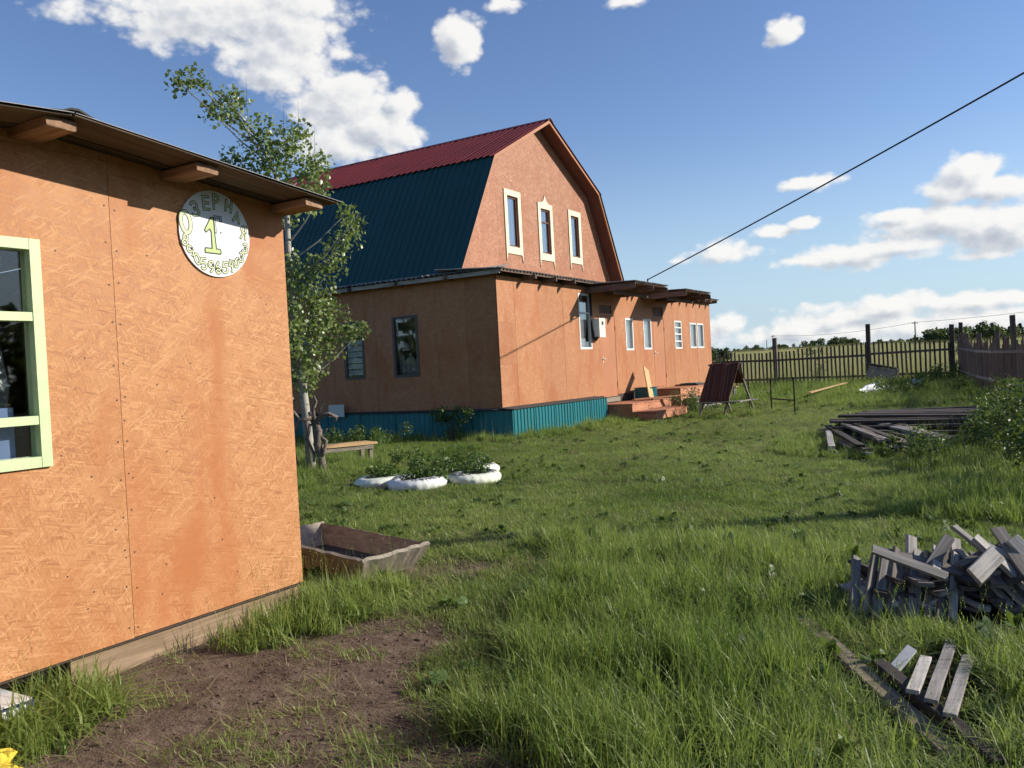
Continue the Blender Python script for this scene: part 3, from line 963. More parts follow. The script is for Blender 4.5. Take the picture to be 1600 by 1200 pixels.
mk('full_stop', MB().tube([(SXF, SY + 0.040, SZ + 0.012), (SXF + 0.0015, SY + 0.040, SZ + 0.012)], 0.006, 8), 'ink', sign)

# ------------------------------------------------------------------ house
WX, WY = -10.27, 16.50          # lit wall plane, shaded wall plane
FY, BX = 32.20, -22.5           # far end, back
house = thing('house', 'large orange house with red and teal mansard roof', 'house', ((WX + BX) / 2, (WY + FY) / 2, 0.0))
WIN_X = [(20.70, 21.46, 2.05, 3.60), (23.86, 24.46, 2.00, 3.00), (25.30, 25.98, 2.02, 3.01), (28.17, 28.88, 2.03, 3.02), (29.77, 30.50, 2.05, 2.98), (30.60, 31.32, 2.05, 2.98)]
DOOR = [(22.07, 23.08, 0.64, 3.02), (26.18, 27.15, 0.78, 3.05)]
VENT = [(22.05, 22.88, 3.09, 3.33), (26.20, 27.08, 3.12, 3.42)]
holes = WIN_X + DOOR + VENT
cutsY = [WY, 17.28, 18.53, 19.78, 22.04, 23.10, 24.62, 26.15, 27.18, 28.04, 29.29, 30.54, FY]
for i in range(len(cutsY) - 1):
    a, b = cutsY[i] + 0.002, cutsY[i + 1] - 0.002
    zs = [0.70, 3.80]
    if i == 0:
        zs = [0.70, 1.72, 2.70, 3.80]
    for j in range(len(zs) - 1):
        mk('wall_panel', MB().sheet('x', WX + 0.003 * (i % 2), 0.012, a, b, zs[j] + 0.002, zs[j + 1] - 0.002, holes), 'osb_house', house)
mk('wall_core', MB().sheet('x', WX - 0.013, 0.10, WY + 0.02, FY - 0.02, 0.0, 3.88, holes), 'dark_core', house)
WIN_Y = [(-13.40, -12.60, 1.54, 3.06), (-15.04, -14.35, 1.55, 3.04), (-16.95, -16.25, 1.55, 3.04), (-19.2, -18.5, 1.55, 3.04)]
xs = [WX - 0.016, -11.15, -12.05, -13.95, -14.2, -15.4, -16.1, -17.2, -18.4, -19.6, -20.85, BX]
for i in range(len(xs) - 1):
    mk('wall_panel', MB().sheet('y', WY - 0.003 * (i % 2), 0.012, xs[i + 1] + 0.002, xs[i] - 0.002, 0.70, 3.86, WIN_Y), 'osb_house', house)
mk('wall_core', MB().sheet('y', WY + 0.013, 0.10, BX + 0.02, WX - 0.12, 0.0, 3.90, WIN_Y), 'dark_core', house)
mk('far_wall', MB().box(BX, WX - 0.12, FY - 0.05, FY, 0.0, 3.9), 'osb_house', house)
mk('back_wall', MB().box(BX - 0.05, BX, WY, FY, 0.0, 3.9), 'osb_house', house)
mk('inner_wall', MB().box(WX - 3.2, WX - 3.1, WY + 0.2, FY - 0.1, 0.3, 3.85), 'interior', house)
mk('inner_wall', MB().box(BX + 0.1, WX - 0.2, WY + 2.6, WY + 2.7, 0.3, 3.85), 'interior', house)
mk('ceiling', MB().box(BX + 0.02, WX - 0.12, WY + 0.13, FY - 0.06, 3.89, 3.93), 'interior', house)
mk('floor', MB().box(BX + 0.02, WX - 0.12, WY + 0.13, FY - 0.06, 0.55, 0.60), 'interior', house)

# plinth of teal profiled sheet, felt on its ledge
PXL, PYL = -9.92, 16.36
for k in range(5):
    y0 = PYL + k * 1.02
    mk('plinth_sheet', MB().corrugated((PXL, y0, -0.06 + 0.004 * (k % 2)), (0, 1, 0), (0, 0, 1), 1.02, 0.73, 0.155, 0.022), 'teal', house)
for k in range(3):
    y0 = 28.6 + k * 1.25
    mk('plinth_sheet', MB().corrugated((PXL, y0, -0.06), (0, 1, 0), (0, 0, 1), 1.25, 0.73, 0.155, 0.022), 'teal', house)
for k in range(11):
    x0 = PXL - 0.004 - (k + 1) * 1.14
    mk('plinth_sheet', MB().corrugated((x0, PYL + 0.02, -0.06 + 0.004 * (k % 2)), (1, 0, 0), (0, 0, 1), 1.14, 0.71, 0.155, 0.018), 'teal', house)
mk('ledge_felt', MB().prism([(PXL + 0.05, 0.675), (PXL + 0.05, 0.683), (WX + 0.004, 0.722), (WX + 0.004, 0.712)], 'y', PYL - 0.02, 21.5), 'felt', house)
mk('ledge_felt', MB().prism([(PXL + 0.04, 0.675), (PXL + 0.04, 0.683), (WX + 0.004, 0.722), (WX + 0.004, 0.712)], 'y', 28.55, FY + 0.1), 'felt', house)
mk('ledge_felt', MB().prism([(PYL - 0.05, 0.664), (PYL - 0.05, 0.672), (WY - 0.006, 0.705), (WY - 0.006, 0.696)], 'x', BX, PXL - 0.03), 'felt', house)
for k in range(3):
    mk('felt_scrap', MB().box(-11.0 + k * 0.28, -10.84 + k * 0.28, PYL - 0.045, PYL + 0.03, 0.678, 0.686), 'zinc', house)

# windows of the ground floor
w = window(house, 'x', WX, *WIN_X[0], 'white', 0.055, bars_h=(3.06,), curtain='curtain', cfrac=0.62)
for q in WIN_X[1:3]:
    window(house, 'x', WX, *q, 'white', 0.06, curtain='curtain')
for q in WIN_X[3:]:
    window(house, 'x', WX, *q, 'white', 0.055, bars_h=(2.3, 2.55, 2.78) if q[0] < 29 else (), curtain='curtain')
for k, q in enumerate(WIN_Y):
    window(house, 'y', WY, *q, 'grey_frame', 0.065, bars_h=(), curtain=None)
# low net across the first shaded window, louvre slats in the second
g = MB()
for i in range(20):
    x = -13.34 + 0.68 * i / 19
    g.v += [(x, WY + 0.16 + 0.015 * math.sin(i * 1.3), 1.60), (x, WY + 0.16 + 0.015 * math.sin(i * 1.3), 2.05 + 0.07 * math.sin(i * 0.8) + 0.05 * math.sin(i * 2.1))]
    if i:
        g.f.append((2 * i - 2, 2 * i, 2 * i + 1, 2 * i - 1))
mk('half_curtain', g, 'curtain_grey', house, smooth=True)
for k in range(6):
    z = 1.66 + k * 0.155
    mk('shutter_slat', MB().prism([(WY + 0.045, z), (WY + 0.06, z + 0.135), (WY + 0.075, z + 0.135), (WY + 0.06, z)], 'x', -14.97, -14.42), 'steel_box', house)
g = MB()
for i in range(20):
    x = -16.9 + 0.6 * i / 19
    g.v += [(x, WY + 0.14 + 0.012 * math.sin(i * 1.3), 1.62), (x, WY + 0.14 + 0.012 * math.sin(i * 1.3), 2.98)]
    if i:
        g.f.append((2 * i - 2, 2 * i, 2 * i + 1, 2 * i - 1))
mk('full_curtain', g, 'curtain_grey', house, smooth=True)

# doors
for k, (a, b, c, d) in enumerate(DOOR):
    o = mk('door', MB().box(WX - 0.05, WX - 0.006, a + 0.012, b - 0.006, c + 0.01, d - 0.01), 'orange_paint', house)
    hy = a + 0.07
    g = MB().tube([(WX - 0.006, hy, c + 1.12), (WX + 0.045, hy, c + 1.12), (WX + 0.05, hy + 0.10, c + 1.12)], 0.011, 6)
    g.box(WX - 0.006, WX + 0.006, hy - 0.02, hy + 0.02, c + 1.02, c + 1.20)
    mk('handle', g, 'steel_box', o)
    for zz in (c + 0.35, d - 0.35):
        mk('hinge', MB().tube([(WX + 0.002, b + 0.004, zz - 0.07), (WX + 0.002, b + 0.004, zz + 0.07)], 0.011, 6), 'iron', o)
    a, b, c, d = VENT[k]
    mk('transom', MB().box(WX - 0.05, WX - 0.03, a + 0.004, b - 0.004, c + 0.004, d - 0.004), 'wood_brown', house)
mk('sill_step', MB().box(WX - 0.02, WX + 0.06, 22.05, 23.09, 0.50, 0.628), 'wood_trough', house)

# --- gambrel
GXO, GXI = -11.30, -11.72
RC, KN, BS = 21.55, 3.17, 4.98
ZB, ZK, ZR = 3.98, 7.10, 8.72


def gam(y, off=0.0):
    a = abs(y - RC)
    if a < KN:
        return ZR - (ZR - ZK) * a / KN - off
    return ZK - (ZK - ZB) * (a - KN) / (BS - KN) - off


GW = [(19.60, 20.17, 4.95, 6.34), (21.46, 22.03, 4.93, 6.24), (23.38, 23.92, 5.00, 6.28)]


def gable_panel(y0, y1):
    mb = MB()
    ys = sorted({y0, y1, *[q for q in (RC - KN, RC, RC + KN) if y0 < q < y1], *[min(max(h[k], y0), y1) for h in GW for k in (0, 1)]})
    for i in range(len(ys) - 1):
        a, b = ys[i], ys[i + 1]
        if b - a < 1e-5:
            continue
        hs = [h for h in GW if h[0] <= a + 1e-6 and h[1] >= b - 1e-6]
        za, zb = max(3.9, gam(a, 0.10)), max(3.9, gam(b, 0.10))
        if hs:
            h = hs[0]
            mb.prism([(a, 3.9), (b, 3.9), (b, h[2]), (a, h[2])], 'x', GXI - 0.10, GXI)
            mb.prism([(a, h[3]), (b, h[3]), (b, zb), (a, za)], 'x', GXI - 0.10, GXI)
        elif max(za, zb) > 3.95:
            mb.prism([(a, 3.9), (b, 3.9), (b, zb), (a, za)], 'x', GXI - 0.10, GXI)
    return mb


gy_ = [RC - BS + 0.02, 17.8, 19.05, 20.3, 21.55, 22.8, 24.05, 25.3, RC + BS - 0.02]
for i in range(len(gy_) - 1):
    mk('gable_panel', gable_panel(gy_[i] + 0.001, gy_[i + 1] - 0.001), 'osb_gable', house)
for k, (a, b, c, d) in enumerate(GW):
    w = window(house, 'x', GXI - 0.02, a, b, c, d, 'brown_pvc', 0.05, bars_h=(5.86,) if k == 1 else (), depth=0.07, proud=-0.001, gmat='glass_gable', curtain='curtain_pale', cdepth=0.13)  # curtain added to pale the panes, standing in for cloud reflections
    mk('room_dark', MB().box(GXI - 1.4, GXI - 1.38, a - 0.4, b + 0.4, c - 0.3, d + 0.2), 'interior', w)
    # carved cream surround
    m_, t_ = 0.155, 0.16
    prof = [(a - m_, c - 0.22 - 0.20), (a - m_ + 0.045, c - 0.24), (a - m_ + 0.05, c - 0.20), (b + m_ - 0.05, c - 0.20), (b + m_ - 0.045, c - 0.24), (b + m_, c - 0.42), (b + m_, c), (b, c), (a, c), (a - m_, c)]
    g = MB().prism(prof, 'x', GXI + 0.002, GXI + 0.028)
    g.box(GXI + 0.002, GXI + 0.028, a - m_, a, c, d)
    g.box(GXI + 0.002, GXI + 0.028, b, b + m_, c, d)
    yc = (a + b) / 2
    top = [(a - m_, d), (b + m_, d), (b + m_, d + t_)]
    if k == 1:
        top += [(yc + 0.22, d + t_ + 0.01), (yc + 0.10, d + t_ + 0.07), (yc, d + t_ + 0.24), (yc - 0.10, d + t_ + 0.07), (yc - 0.22, d + t_ + 0.01)]
    top += [(a - m_, d + t_)]
    g.prism(top, 'x', GXI + 0.002, GXI + 0.030)
    mk('surround', g, 'cream', w)
# roof deck, fascia and sheets
up_l = lambda off: [(RC - BS, ZB - off * 0.2), (RC - KN, ZK), (RC, ZR), (RC + KN, ZK), (RC + BS, ZB - off * 0.2)]
outer = [(RC - BS, ZB), (RC - KN, ZK), (RC, ZR), (RC + KN, ZK), (RC + BS, ZB)]
inner = [(RC - BS + 0.085, ZB), (RC - KN + 0.04, ZK - 0.066), (RC, ZR - 0.09), (RC + KN - 0.04, ZK - 0.066), (RC + BS - 0.085, ZB)]
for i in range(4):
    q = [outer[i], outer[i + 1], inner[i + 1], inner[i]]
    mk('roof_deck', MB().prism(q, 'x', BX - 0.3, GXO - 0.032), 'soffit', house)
    mk('fascia', MB().prism(q, 'x', GXO - 0.03, GXO), 'orange_paint', house)
RL = GXO + 0.03 - (BX - 0.35)
nsh = 11
for k in range(nsh):
    x1 = GXO + 0.04 - k * RL / nsh
    wdt = RL / nsh
    for s in (-1, 1):
        # upper, red
        d = Vector((0, s * KN, ZK - ZR)).normalized()
        ln = math.hypot(KN, ZR - ZK) + 0.10
        p = Vector((x1 - (wdt if s < 0 else 0), RC, ZR)) + Vector((0, s * (ZR - ZK), KN)).normalized() * 0.015
        mk('roof_sheet', MB().corrugated(p + d * ln, (1, 0, 0) if s < 0 else (-1, 0, 0), -d, wdt, ln, 0.20, 0.024), 'red', house)
        d = Vector((0, s * (BS - KN), ZB - ZK)).normalized()
        ln = math.hypot(BS - KN, ZK - ZB)
        p = Vector((x1 - (wdt if s < 0 else 0), RC + s * KN, ZK)) + Vector((0, s * (ZK - ZB), BS - KN)).normalized() * 0.012
        mk('roof_sheet', MB().corrugated(p + d * ln, (1, 0, 0) if s < 0 else (-1, 0, 0), -d, wdt, ln, 0.20, 0.024), 'teal_dark', house)
mk('ridge_cap', MB().prism([(RC - 0.16, ZR - 0.04), (RC, ZR + 0.055), (RC + 0.16, ZR - 0.04), (RC + 0.15, ZR - 0.055), (RC, ZR + 0.04), (RC - 0.15, ZR - 0.055)], 'x', BX - 0.35, GXO + 0.045), 'red', house)
mk('rear_gable', MB().prism([(RC - BS + 0.1, 3.9), (RC + BS - 0.1, 3.9), (RC + KN, ZK - 0.12), (RC, ZR - 0.15), (RC - KN, ZK - 0.12)], 'x', BX - 0.04, BX), 'osb_gable', house)
# narrow annex roofs of wavy slate with rafter tails
for k in range(15):
    y0 = 16.18 + k * 1.085
    mk('slate_sheet', MB().corrugated((-9.95, y0, 3.885 + 0.006 * (k % 2)), (0, 1, 0), (-1, 0, 0.075), 1.11, 1.85, 0.15, 0.045, False, 0.006), 'slate', house)
mk('annex_roof', MB().box(BX, -11.82, 26.6, FY + 0.1, 3.94, 3.99), 'slate', house)
for k in range(11):
    x0 = -9.96 - (k + 1) * 1.13
    mk('slate_sheet', MB().corrugated((x0, 16.20, 3.90 + 0.006 * (k % 2)), (1, 0, 0), (0, 1, 0.2), 1.15, 0.42, 0.15, 0.045, False, 0.006), 'slate', house)
mk('eave_board', MB().box(BX, -10.02, 16.27, 16.30, 3.80, 3.895), 'wood_grey', house)
mk('eave_board', MB().box(-10.02, -9.99, 16.27, FY + 0.15, 3.845, 3.885), 'wood_brown', house)
for y in (17.7, 18.75, 19.8, 24.35, 24.7, 28.25, 29.0, 29.75, 30.5, 31.2, 31.9):
    board('rafter_tail', 0.62, 0.05, 0.11, (-10.17, y, 3.80), (1, 0, 0), (0, 0, 1), 'wood_brown', house)
for x in (-11.5, -13.0, -14.5, -16.0, -17.5, -19.0, -20.5):
    board('rafter_tail', 0.42, 0.05, 0.09, (x, 16.38, 3.835), (0, 1, 0), (0, 0, 1), 'wood_brown', house)
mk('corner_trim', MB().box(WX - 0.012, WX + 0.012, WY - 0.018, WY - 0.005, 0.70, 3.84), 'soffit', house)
# two flat canopies over the doors
for (y0, y1) in ((21.15, 23.68), (25.22, 27.70)):
    k = 0
    yy = y0
    while yy < y1 - 0.05:
        wd = min(1.27, y1 - yy)
        mk('canopy_sheet', MB().corrugated((-8.74, yy, 3.80 + 0.006 * (k % 2)), (0, 1, 0), (-1, 0, 0.03), wd + 0.015, 1.62, 0.15, 0.04, False, 0.006), 'slate', house)
        yy += wd
        k += 1
    mk('canopy_deck', MB().box(WX + 0.014, -8.80, y0 + 0.03, y1 - 0.03, 3.768, 3.790), 'wood_brown', house)
    for y in (y0 + 0.06, (y0 + y1) / 2 + 0.1, y1 - 0.06):
        board('canopy_beam', 1.5, 0.05, 0.15, (WX + 0.752, y, 3.69), (1, 0, 0), (0, 0, 1), 'wood_brown', house)
    board('canopy_batten', y1 - y0 - 0.1, 0.04, 0.09, (-9.4, (y0 + y1) / 2, 3.57), (0, 1, 0), (0, 0, 1), 'wood_brown', house)

# pale panel and meter box fixed to the house
tag(mk('wall_plaque', MB().box(-15.48, -14.95, PYL - 0.09, PYL - 0.075, 0.60, 0.92), 'steel_box'), 'pale grey square sheet leaning over the plinth of the shaded wall', 'sheet')
mbx = thing('meter_box', 'pale grey electricity meter box beside the first door', 'meter box', (-10.15, 21.66, 2.39))
mk('case', MB().box(WX + 0.004, -10.03, 21.47, 21.84, 2.39, 2.90), 'steel_box', mbx)
mk('lid', MB().box(-10.029, -10.012, 21.455, 21.855, 2.375, 2.915), 'steel_box', mbx)
mk('dial_window', MB().box(-10.011, -10.004, 21.62, 21.72, 2.72, 2.82), 'black', mbx)
g = MB()
for k in range(4):
    y = 21.40 + 0.03 * k
    g.tube([(WX + 0.02, y, 3.7), (WX + 0.03, y, 2.75), (WX + 0.07, y - 0.03, 2.4), (WX + 0.10, y + 0.05, 2.28), (WX + 0.13, 21.5 + k * 0.06, 2.39)], 0.013, 6)
mk('cable', g, 'black', mbx, smooth=True)

# ------------------------------------------------------------------ porches
def deck(label, x0, x1, y0, y1, z, n, mat='wood_deck'):
    d = thing('porch_deck', label, 'porch', ((x0 + x1) / 2, (y0 + y1) / 2, 0.0))
    wd = (y1 - y0) / n
    for k in range(n):
        board('plank', x1 - x0, wd - 0.006, 0.035, ((x0 + x1) / 2, y0 + wd * (k + 0.5), z - 0.018 + 0.002 * (k % 2)), (1, 0, 0), (0, 0, 1), mat, d, var=k % 4)
    board('front_skirt', x1 - x0 - 0.02, z - 0.06, 0.025, ((x0 + x1) / 2, y0 + 0.03, (z - 0.06) / 2 + 0.02), (1, 0, 0), (0, -1, 0), mat, d)
    board('side_skirt', y1 - y0 - 0.06, z - 0.06, 0.025, (x1 - 0.03, (y0 + y1) / 2, (z - 0.06) / 2 + 0.02), (0, 1, 0), (1, 0, 0), mat, d, var=1)
    return d


deck('reddish plank porch in front of the first house door', WX + 0.02, -9.20, 21.60, 24.7, 0.47, 14)
deck('low reddish plank step below the first porch', -9.17, -8.45, 21.45, 24.0, 0.25, 12)
deck('reddish plank porch in front of the second house door', WX + 0.02, -9.12, 25.3, 28.45, 0.74, 14)
deck('narrow plank step beside the second porch', -9.09, -8.7, 25.6, 28.2, 0.40, 12, 'wood_grey')
bx_ = thing('teal_crate', 'teal corrugated metal crate standing on the first porch', 'crate', (-9.85, 24.2, 0.47))
for k, (o, u, wd) in enumerate((((-10.1, 23.95, 0.49), (1, 0, 0), 0.52), ((-9.58, 23.95, 0.49), (0, 1, 0), 0.5))):
    mk('side_sheet', MB().corrugated(o, u, (0, 0, 1), wd, 0.33, 0.10, 0.016), 'teal', bx_)
mk('back', MB().box(-10.1, -9.585, 24.44, 24.45, 0.49, 0.82), 'teal', bx_)
mk('lid', MB().box(-10.13, -9.54, 23.92, 24.48, 0.822, 0.84), 'teal_dark', bx_)
tag(beam_between('leaning_board', (-9.40, 23.55, 0.49), (-9.95, 24.55, 1.42), 0.26, 0.03, 'wood_fresh', up=(1, 0.2, 0.8)), 'pale fresh board leaning against the orange wall between the doors', 'board')
tag(beam_between('plank', (-9.75, 23.0, 0.52), (-8.55, 24.6, 0.56), 0.14, 0.04, 'wood_deck'), 'brown plank lying across the first porch', 'plank')
sc_ = thing('door_mat_stack', 'flat heap of dark mats and green netting on the second porch', 'heap', (-9.7, 28.0, 0.74))
mk('mat', MB().box(-10.1, -9.3, 27.5, 28.35, 0.745, 0.79), 'felt', sc_)
mk('mat', MB().box(-9.95, -9.4, 27.6, 28.3, 0.792, 0.82), 'teal_dark', sc_)

# ------------------------------------------------------------------ stand with rug, iron frame, far bench
st = thing('rug_stand', 'wooden trestle stand draped with a dark striped rug', 'stand', (-6.95, 22.6, 0.0))
apex_z = 1.40
for x in (-7.28, -6.62):
    beam_between('leg', (x - 0.10, 21.75, -0.03), (x + 0.08, 22.72, apex_z), 0.055, 0.04, 'wood_brown', st)
    beam_between('leg', (x + 0.22, 23.75, -0.03), (x + 0.08, 22.72, apex_z), 0.055, 0.04, 'wood_grey', st)
beam_between('crossbar', (-7.35, 22.70, apex_z + 0.02), (-6.40, 22.70, apex_z + 0.02), 0.06, 0.05, 'wood_grey', st)
beam_between('seat_board', (-7.42, 22.05, 0.43), (-6.30, 22.05, 0.43), 0.20, 0.03, 'wood_grey', st)
beam_between('seat_board', (-6.55, 22.0, 0.42), (-6.28, 23.4, 0.42), 0.14, 0.03, 'wood_grey', st)
g = MB()
nu, path = 16, []
for t in np.linspace(0, 1, 9):
    path.append((21.98 + (22.66 - 21.98) * t, 0.46 + (apex_z + 0.06 - 0.46) * t))
path += [(22.72, apex_z + 0.065), (22.80, apex_z + 0.02), (22.92, apex_z - 0.25), (23.03, apex_z - 0.5)]
for i in range(nu):
    a = i / (nu - 1)
    for j, (y, z) in enumerate(path):
        f = j / (len(path) - 1)
        x = -7.42 + 0.80 * a + 0.16 * min(1, j / 8)
        z2 = z - (0.07 * abs(math.sin(a * 5.0)) if j == 0 else 0)
        g.v.append((x, y - 0.015 - 0.018 * math.sin(a * 11 + j * 0.3), z2))
m_ = len(path)
for i in range(nu - 1):
    for j in range(m_ - 1):
        g.f.append((i * m_ + j, (i + 1) * m_ + j, (i + 1) * m_ + j + 1, i * m_ + j + 1))
o = mk('rug', g, 'rug', st, smooth=True)
sm = o.modifiers.new('thick', 'SOLIDIFY')
sm.thickness = 0.012

fr = thing('iron_frame', 'thin black iron frame standing in the grass beside the rug stand', 'frame', (-5.8, 24.4, 0.0))
for (x, y, h) in ((-6.25, 25.0, 0.82), (-5.30, 23.7, 0.92)):
    mk('upright', MB().tube([(x, y, -0.05), (x, y, h)], 0.022, 6), 'iron', fr)
    mk('knob', MB().tube([(x, y, h), (x, y, h + 0.06)], 0.04, 6), 'iron', fr)
mk('rail', MB().tube([(-6.25, 25.0, 0.34), (-5.30, 23.7, 0.34)], 0.022, 6), 'iron', fr)
mk('rail', MB().tube([(-7.2, 26.1, 0.88), (-5.30, 23.7, 0.90)], 0.012, 6), 'iron', fr)
mk('upright', MB().tube([(-7.2, 26.1, -0.05), (-7.2, 26.1, 0.9)], 0.018, 6), 'iron', fr)
bn = thing('garden_bench', 'low bench of two pale planks near the picket fence', 'bench', (-9.6, 31.5, 0.0))
for k in range(2):
    board('seat_plank', 1.0, 0.13, 0.035, (-9.6, 31.3 + 0.17 * k, 0.52), (1, 0.12, 0), (0, 0, 1), 'wood_fresh', bn, var=k)
for x in (-10.0, -9.2):
    for y in (31.3, 31.47):
        board('leg', 0.55, 0.06, 0.05, (x, y, 0.24), (0, 0, 1), (0, 1, 0), 'wood_grey', bn)

# ------------------------------------------------------------------ fences
bf = thing('picket_fence', 'long grey picket fence with tall posts between yard and field', 'fence', (-7.0, 37.4, 0.0))
FZ = gh(-7, 37.4)
BFX0, BFX1 = -15.5, -2.25
x = BFX0
k = 0
while x < BFX1:
    h = 1.70 + 0.08 * math.sin(x * 0.9) + random.uniform(-0.03, 0.03) - (0.08 if x < -9.4 else 0)
    board('picket', round(h + 0.1, 1), 0.075, 0.02, (x, 37.36, FZ + h / 2 - 0.05), (random.uniform(-0.025, 0.025), random.uniform(-0.01, 0.01), 1), (0, -1, 0), 'wood_fence', bf, var=k % 5)
    x += 0.174 + random.uniform(-0.014, 0.014)
    k += 1
px = [(-15.3, 1.9), (-12.1, 1.95), (-9.12, 2.22), (-5.30, 2.55), (-2.22, 2.3)]
for x, h in px:
    board('post', h + 0.2, 0.17, 0.16, (x, 37.52, FZ + h / 2 - 0.1), (random.uniform(-0.01, 0.01), 0, 1), (0, -1, 0), 'wood_fence', bf, var=int(-x))
for i in range(len(px) - 1):
    xa, xb = px[i][0], px[i + 1][0]
    for zz in (0.42, 1.28):
        ja, jb = random.uniform(-0.05, 0.05), random.uniform(-0.05, 0.05)
        beam_between('rail', (xa + 0.01, 37.40, FZ + zz + ja), (xb - 0.01, 37.40, FZ + zz + jb), 0.09, 0.035, 'wood_fence', bf, up=(0, -1, 0), var=i)

rf = thing('slab_fence', 'uneven brown slab wood fence running down to the corner post', 'fence', (-0.9, 30.5, 0.0))
A, Bp = Vector((-1.95, 37.1, 0)), Vector((0.62, 22.0, 0))
dr = (Bp - A)
LN = dr.length
dr.normalize()
t = 0.0
k = 0
while t < LN:
    q = A + dr * t
    dense = t < 2.2
    h = (1.82 if dense else 1.72) + random.uniform(-0.22, 0.16)
    wdt = random.choice((0.07, 0.09, 0.11, 0.13))
    board('slab', round(h, 1), wdt, 0.022, (q.x - 0.04, q.y, h / 2 - 0.04 + gh(q.x, q.y)), (random.uniform(-0.012, 0.012), random.uniform(-0.03, 0.03), 1), (-1, -0.2, 0), 'wood_brown', rf, var=k % 5)
    t += wdt + (0.008 if dense else random.choice((0.03, 0.06, 0.10)))
    k += 1
for t, h in ((0.0, 2.35), (1.5, 1.9), (4.6, 1.95), (8.0, 1.95), (10.6, 2.35), (13.6, 2.0)):
    q = A + dr * t
    board('post', h + 0.2, 0.15, 0.14, (q.x + 0.08, q.y, h / 2 - 0.1 + gh(q.x, q.y)), (0, 0, 1), (1, 0, 0), 'wood_fence', rf, var=int(t))
for t0, t1 in ((0.1, 4.5), (4.6, 8.0), (8.0, 10.6), (10.6, 13.6)):
    qa, qb = A + dr * t0, A + dr * t1
    for zz in (0.5, 1.36):
        beam_between('rail', (qa.x - 0.075, qa.y, zz + gh(qa.x, qa.y)), (qb.x - 0.075, qb.y, zz + gh(qb.x, qb.y)), 0.075, 0.03, 'wood_grey', rf, up=(-1, 0, 0), var=int(t0))

cr = thing('old_box', 'old tipped wooden box leaning on the picket fence', 'box', (-4.7, 36.9, 0.0))
bm = Vector((-4.72, 36.85, 0.62))
dirx = Vector((1, -0.12, -0.22)).normalized()
for k, (off, W_, T_, up) in enumerate(((Vector((0, -0.25, 0.05)), 0.52, 0.03, (0, -1, 0.25)), (Vector((0, 0.0, 0.33)), 0.55, 0.03, (0, 0.2, 1)), (Vector((0, 0.22, 0.05)), 0.5, 0.03, (0, 1, 0.1)), (Vector((0, 0, -0.2)), 0.5, 0.03, (0, 0.2, 1)))):
    board('side', 1.15, W_, T_, bm + off, dirx, up, 'wood_grey', cr, var=k)
for s in (-1, 1):
    board('end', 0.5, 0.45, 0.03, bm + dirx * 0.55 * s + Vector((0, -0.02, 0.05)), (0, 1, 0.1), dirx, 'wood_brown', cr, var=4)
board('prop', 0.8, 0.1, 0.1, (-4.35, 36.9, 0.18), (0, 1, 0), (0, 0, 1), 'wood_dark', cr)
board('prop', 0.8, 0.1, 0.1, (-5.1, 36.95, 0.28), (0, 1, 0), (0, 0, 1), 'wood_dark', cr)

# plank and film in the grass
tag(beam_between('plank', (-6.05, 29.2, 0.30), (-5.75, 34.4, 0.42), 0.16, 0.03, 'wood_fresh'), 'long pale plank lying in the grass near the fence', 'plank')
g = MB()
nu, nv = 34, 12
for i in range(nu):
    for j in range(nv):
        a, b = i / (nu - 1), j / (nv - 1)
        x = -4.85 + 1.75 * a + 0.25 * b
        y = 31.4 + 2.9 * a + 1.0 * b
        z = 0.10 + 0.30 * math.sin(PI * b) * (0.6 + 0.4 * math.sin(a * 9)) + 0.07 * abs(math.sin(a * 23 + b * 4)) + 0.04 * math.sin(a * 41 + b * 13)
        g.v.append((x, y, z))
for i in range(nu - 1):
    for j in range(nv - 1):
        g.f.append((i * nv + j, (i + 1) * nv + j, (i + 1) * nv + j + 1, i * nv + j + 1))
tag(mk('plastic_film', g, 'film'), 'crumpled pale plastic film lying in the tall grass', 'plastic film')

# ------------------------------------------------------------------ stacks of old planks
GRP = 'dark planks in the long stack'
lay = 0
for lv in range(6):
    cnt = [9, 8, 8, 7, 6, 5][lv]
    for k in range(cnt):
        y = 16.9 + (k - cnt / 2) * 0.42 + random.uniform(-0.08, 0.08) + lv * 0.08
        L = random.choice((2.0, 2.2, 2.4, 2.6))
        cx = -1.55 + random.uniform(-0.22, 0.22)
        an = random.uniform(-0.10, 0.10) - 0.05
        tag(board('plank', L, random.choice((0.12, 0.15, 0.18)), 0.035, (cx, y, 0.06 + lv * 0.068 + random.uniform(-0.008, 0.008)), (math.cos(an), math.sin(an), random.uniform(-0.025, 0.025)), (random.uniform(-0.04, 0.04), random.uniform(-0.1, 0.02), 1), 'wood_dark', var=k % 4),
            'dark weathered plank in the %s layer of the long low stack near the bushes' % ('bottom', 'second', 'third', 'fourth', 'fifth', 'top')[lv], 'plank', GRP)
GRP = 'planks in the fanned heap'
for k in range(20):
    f = k / 19
    lv = k % 4
    a0 = Vector((-3.15 + 0.9 * f + random.uniform(-0.15, 0.15), 16.6 + 0.2 * f + random.uniform(-0.5, 0.2), 0.07 + lv * 0.065))
    a1 = Vector((-1.95 + 0.9 * f + random.uniform(-0.2, 0.2), 13.4 + 0.7 * f + random.uniform(-0.4, 0.4), 0.07 + lv * 0.05))
    tag(beam_between('plank', a0, a1, random.choice((0.10, 0.13, 0.16)), 0.04, 'wood_grey' if k % 3 == 0 else 'wood_rotten' if k % 3 == 1 else 'wood_dark', up=(random.uniform(-0.2, 0.2), random.uniform(-0.1, 0.1), 1), var=k),
        'old %s plank in the fanned heap beside the dark stack' % ('pale grey', 'rotten brown', 'blackened')[k % 3], 'plank', GRP)
tag(beam_between('short_post', (-2.95, 15.7, 0.16), (-2.50, 13.5, 0.10), 0.10, 0.08, 'wood_grey'), 'short grey post lying at the end of the fanned plank heap', 'post')

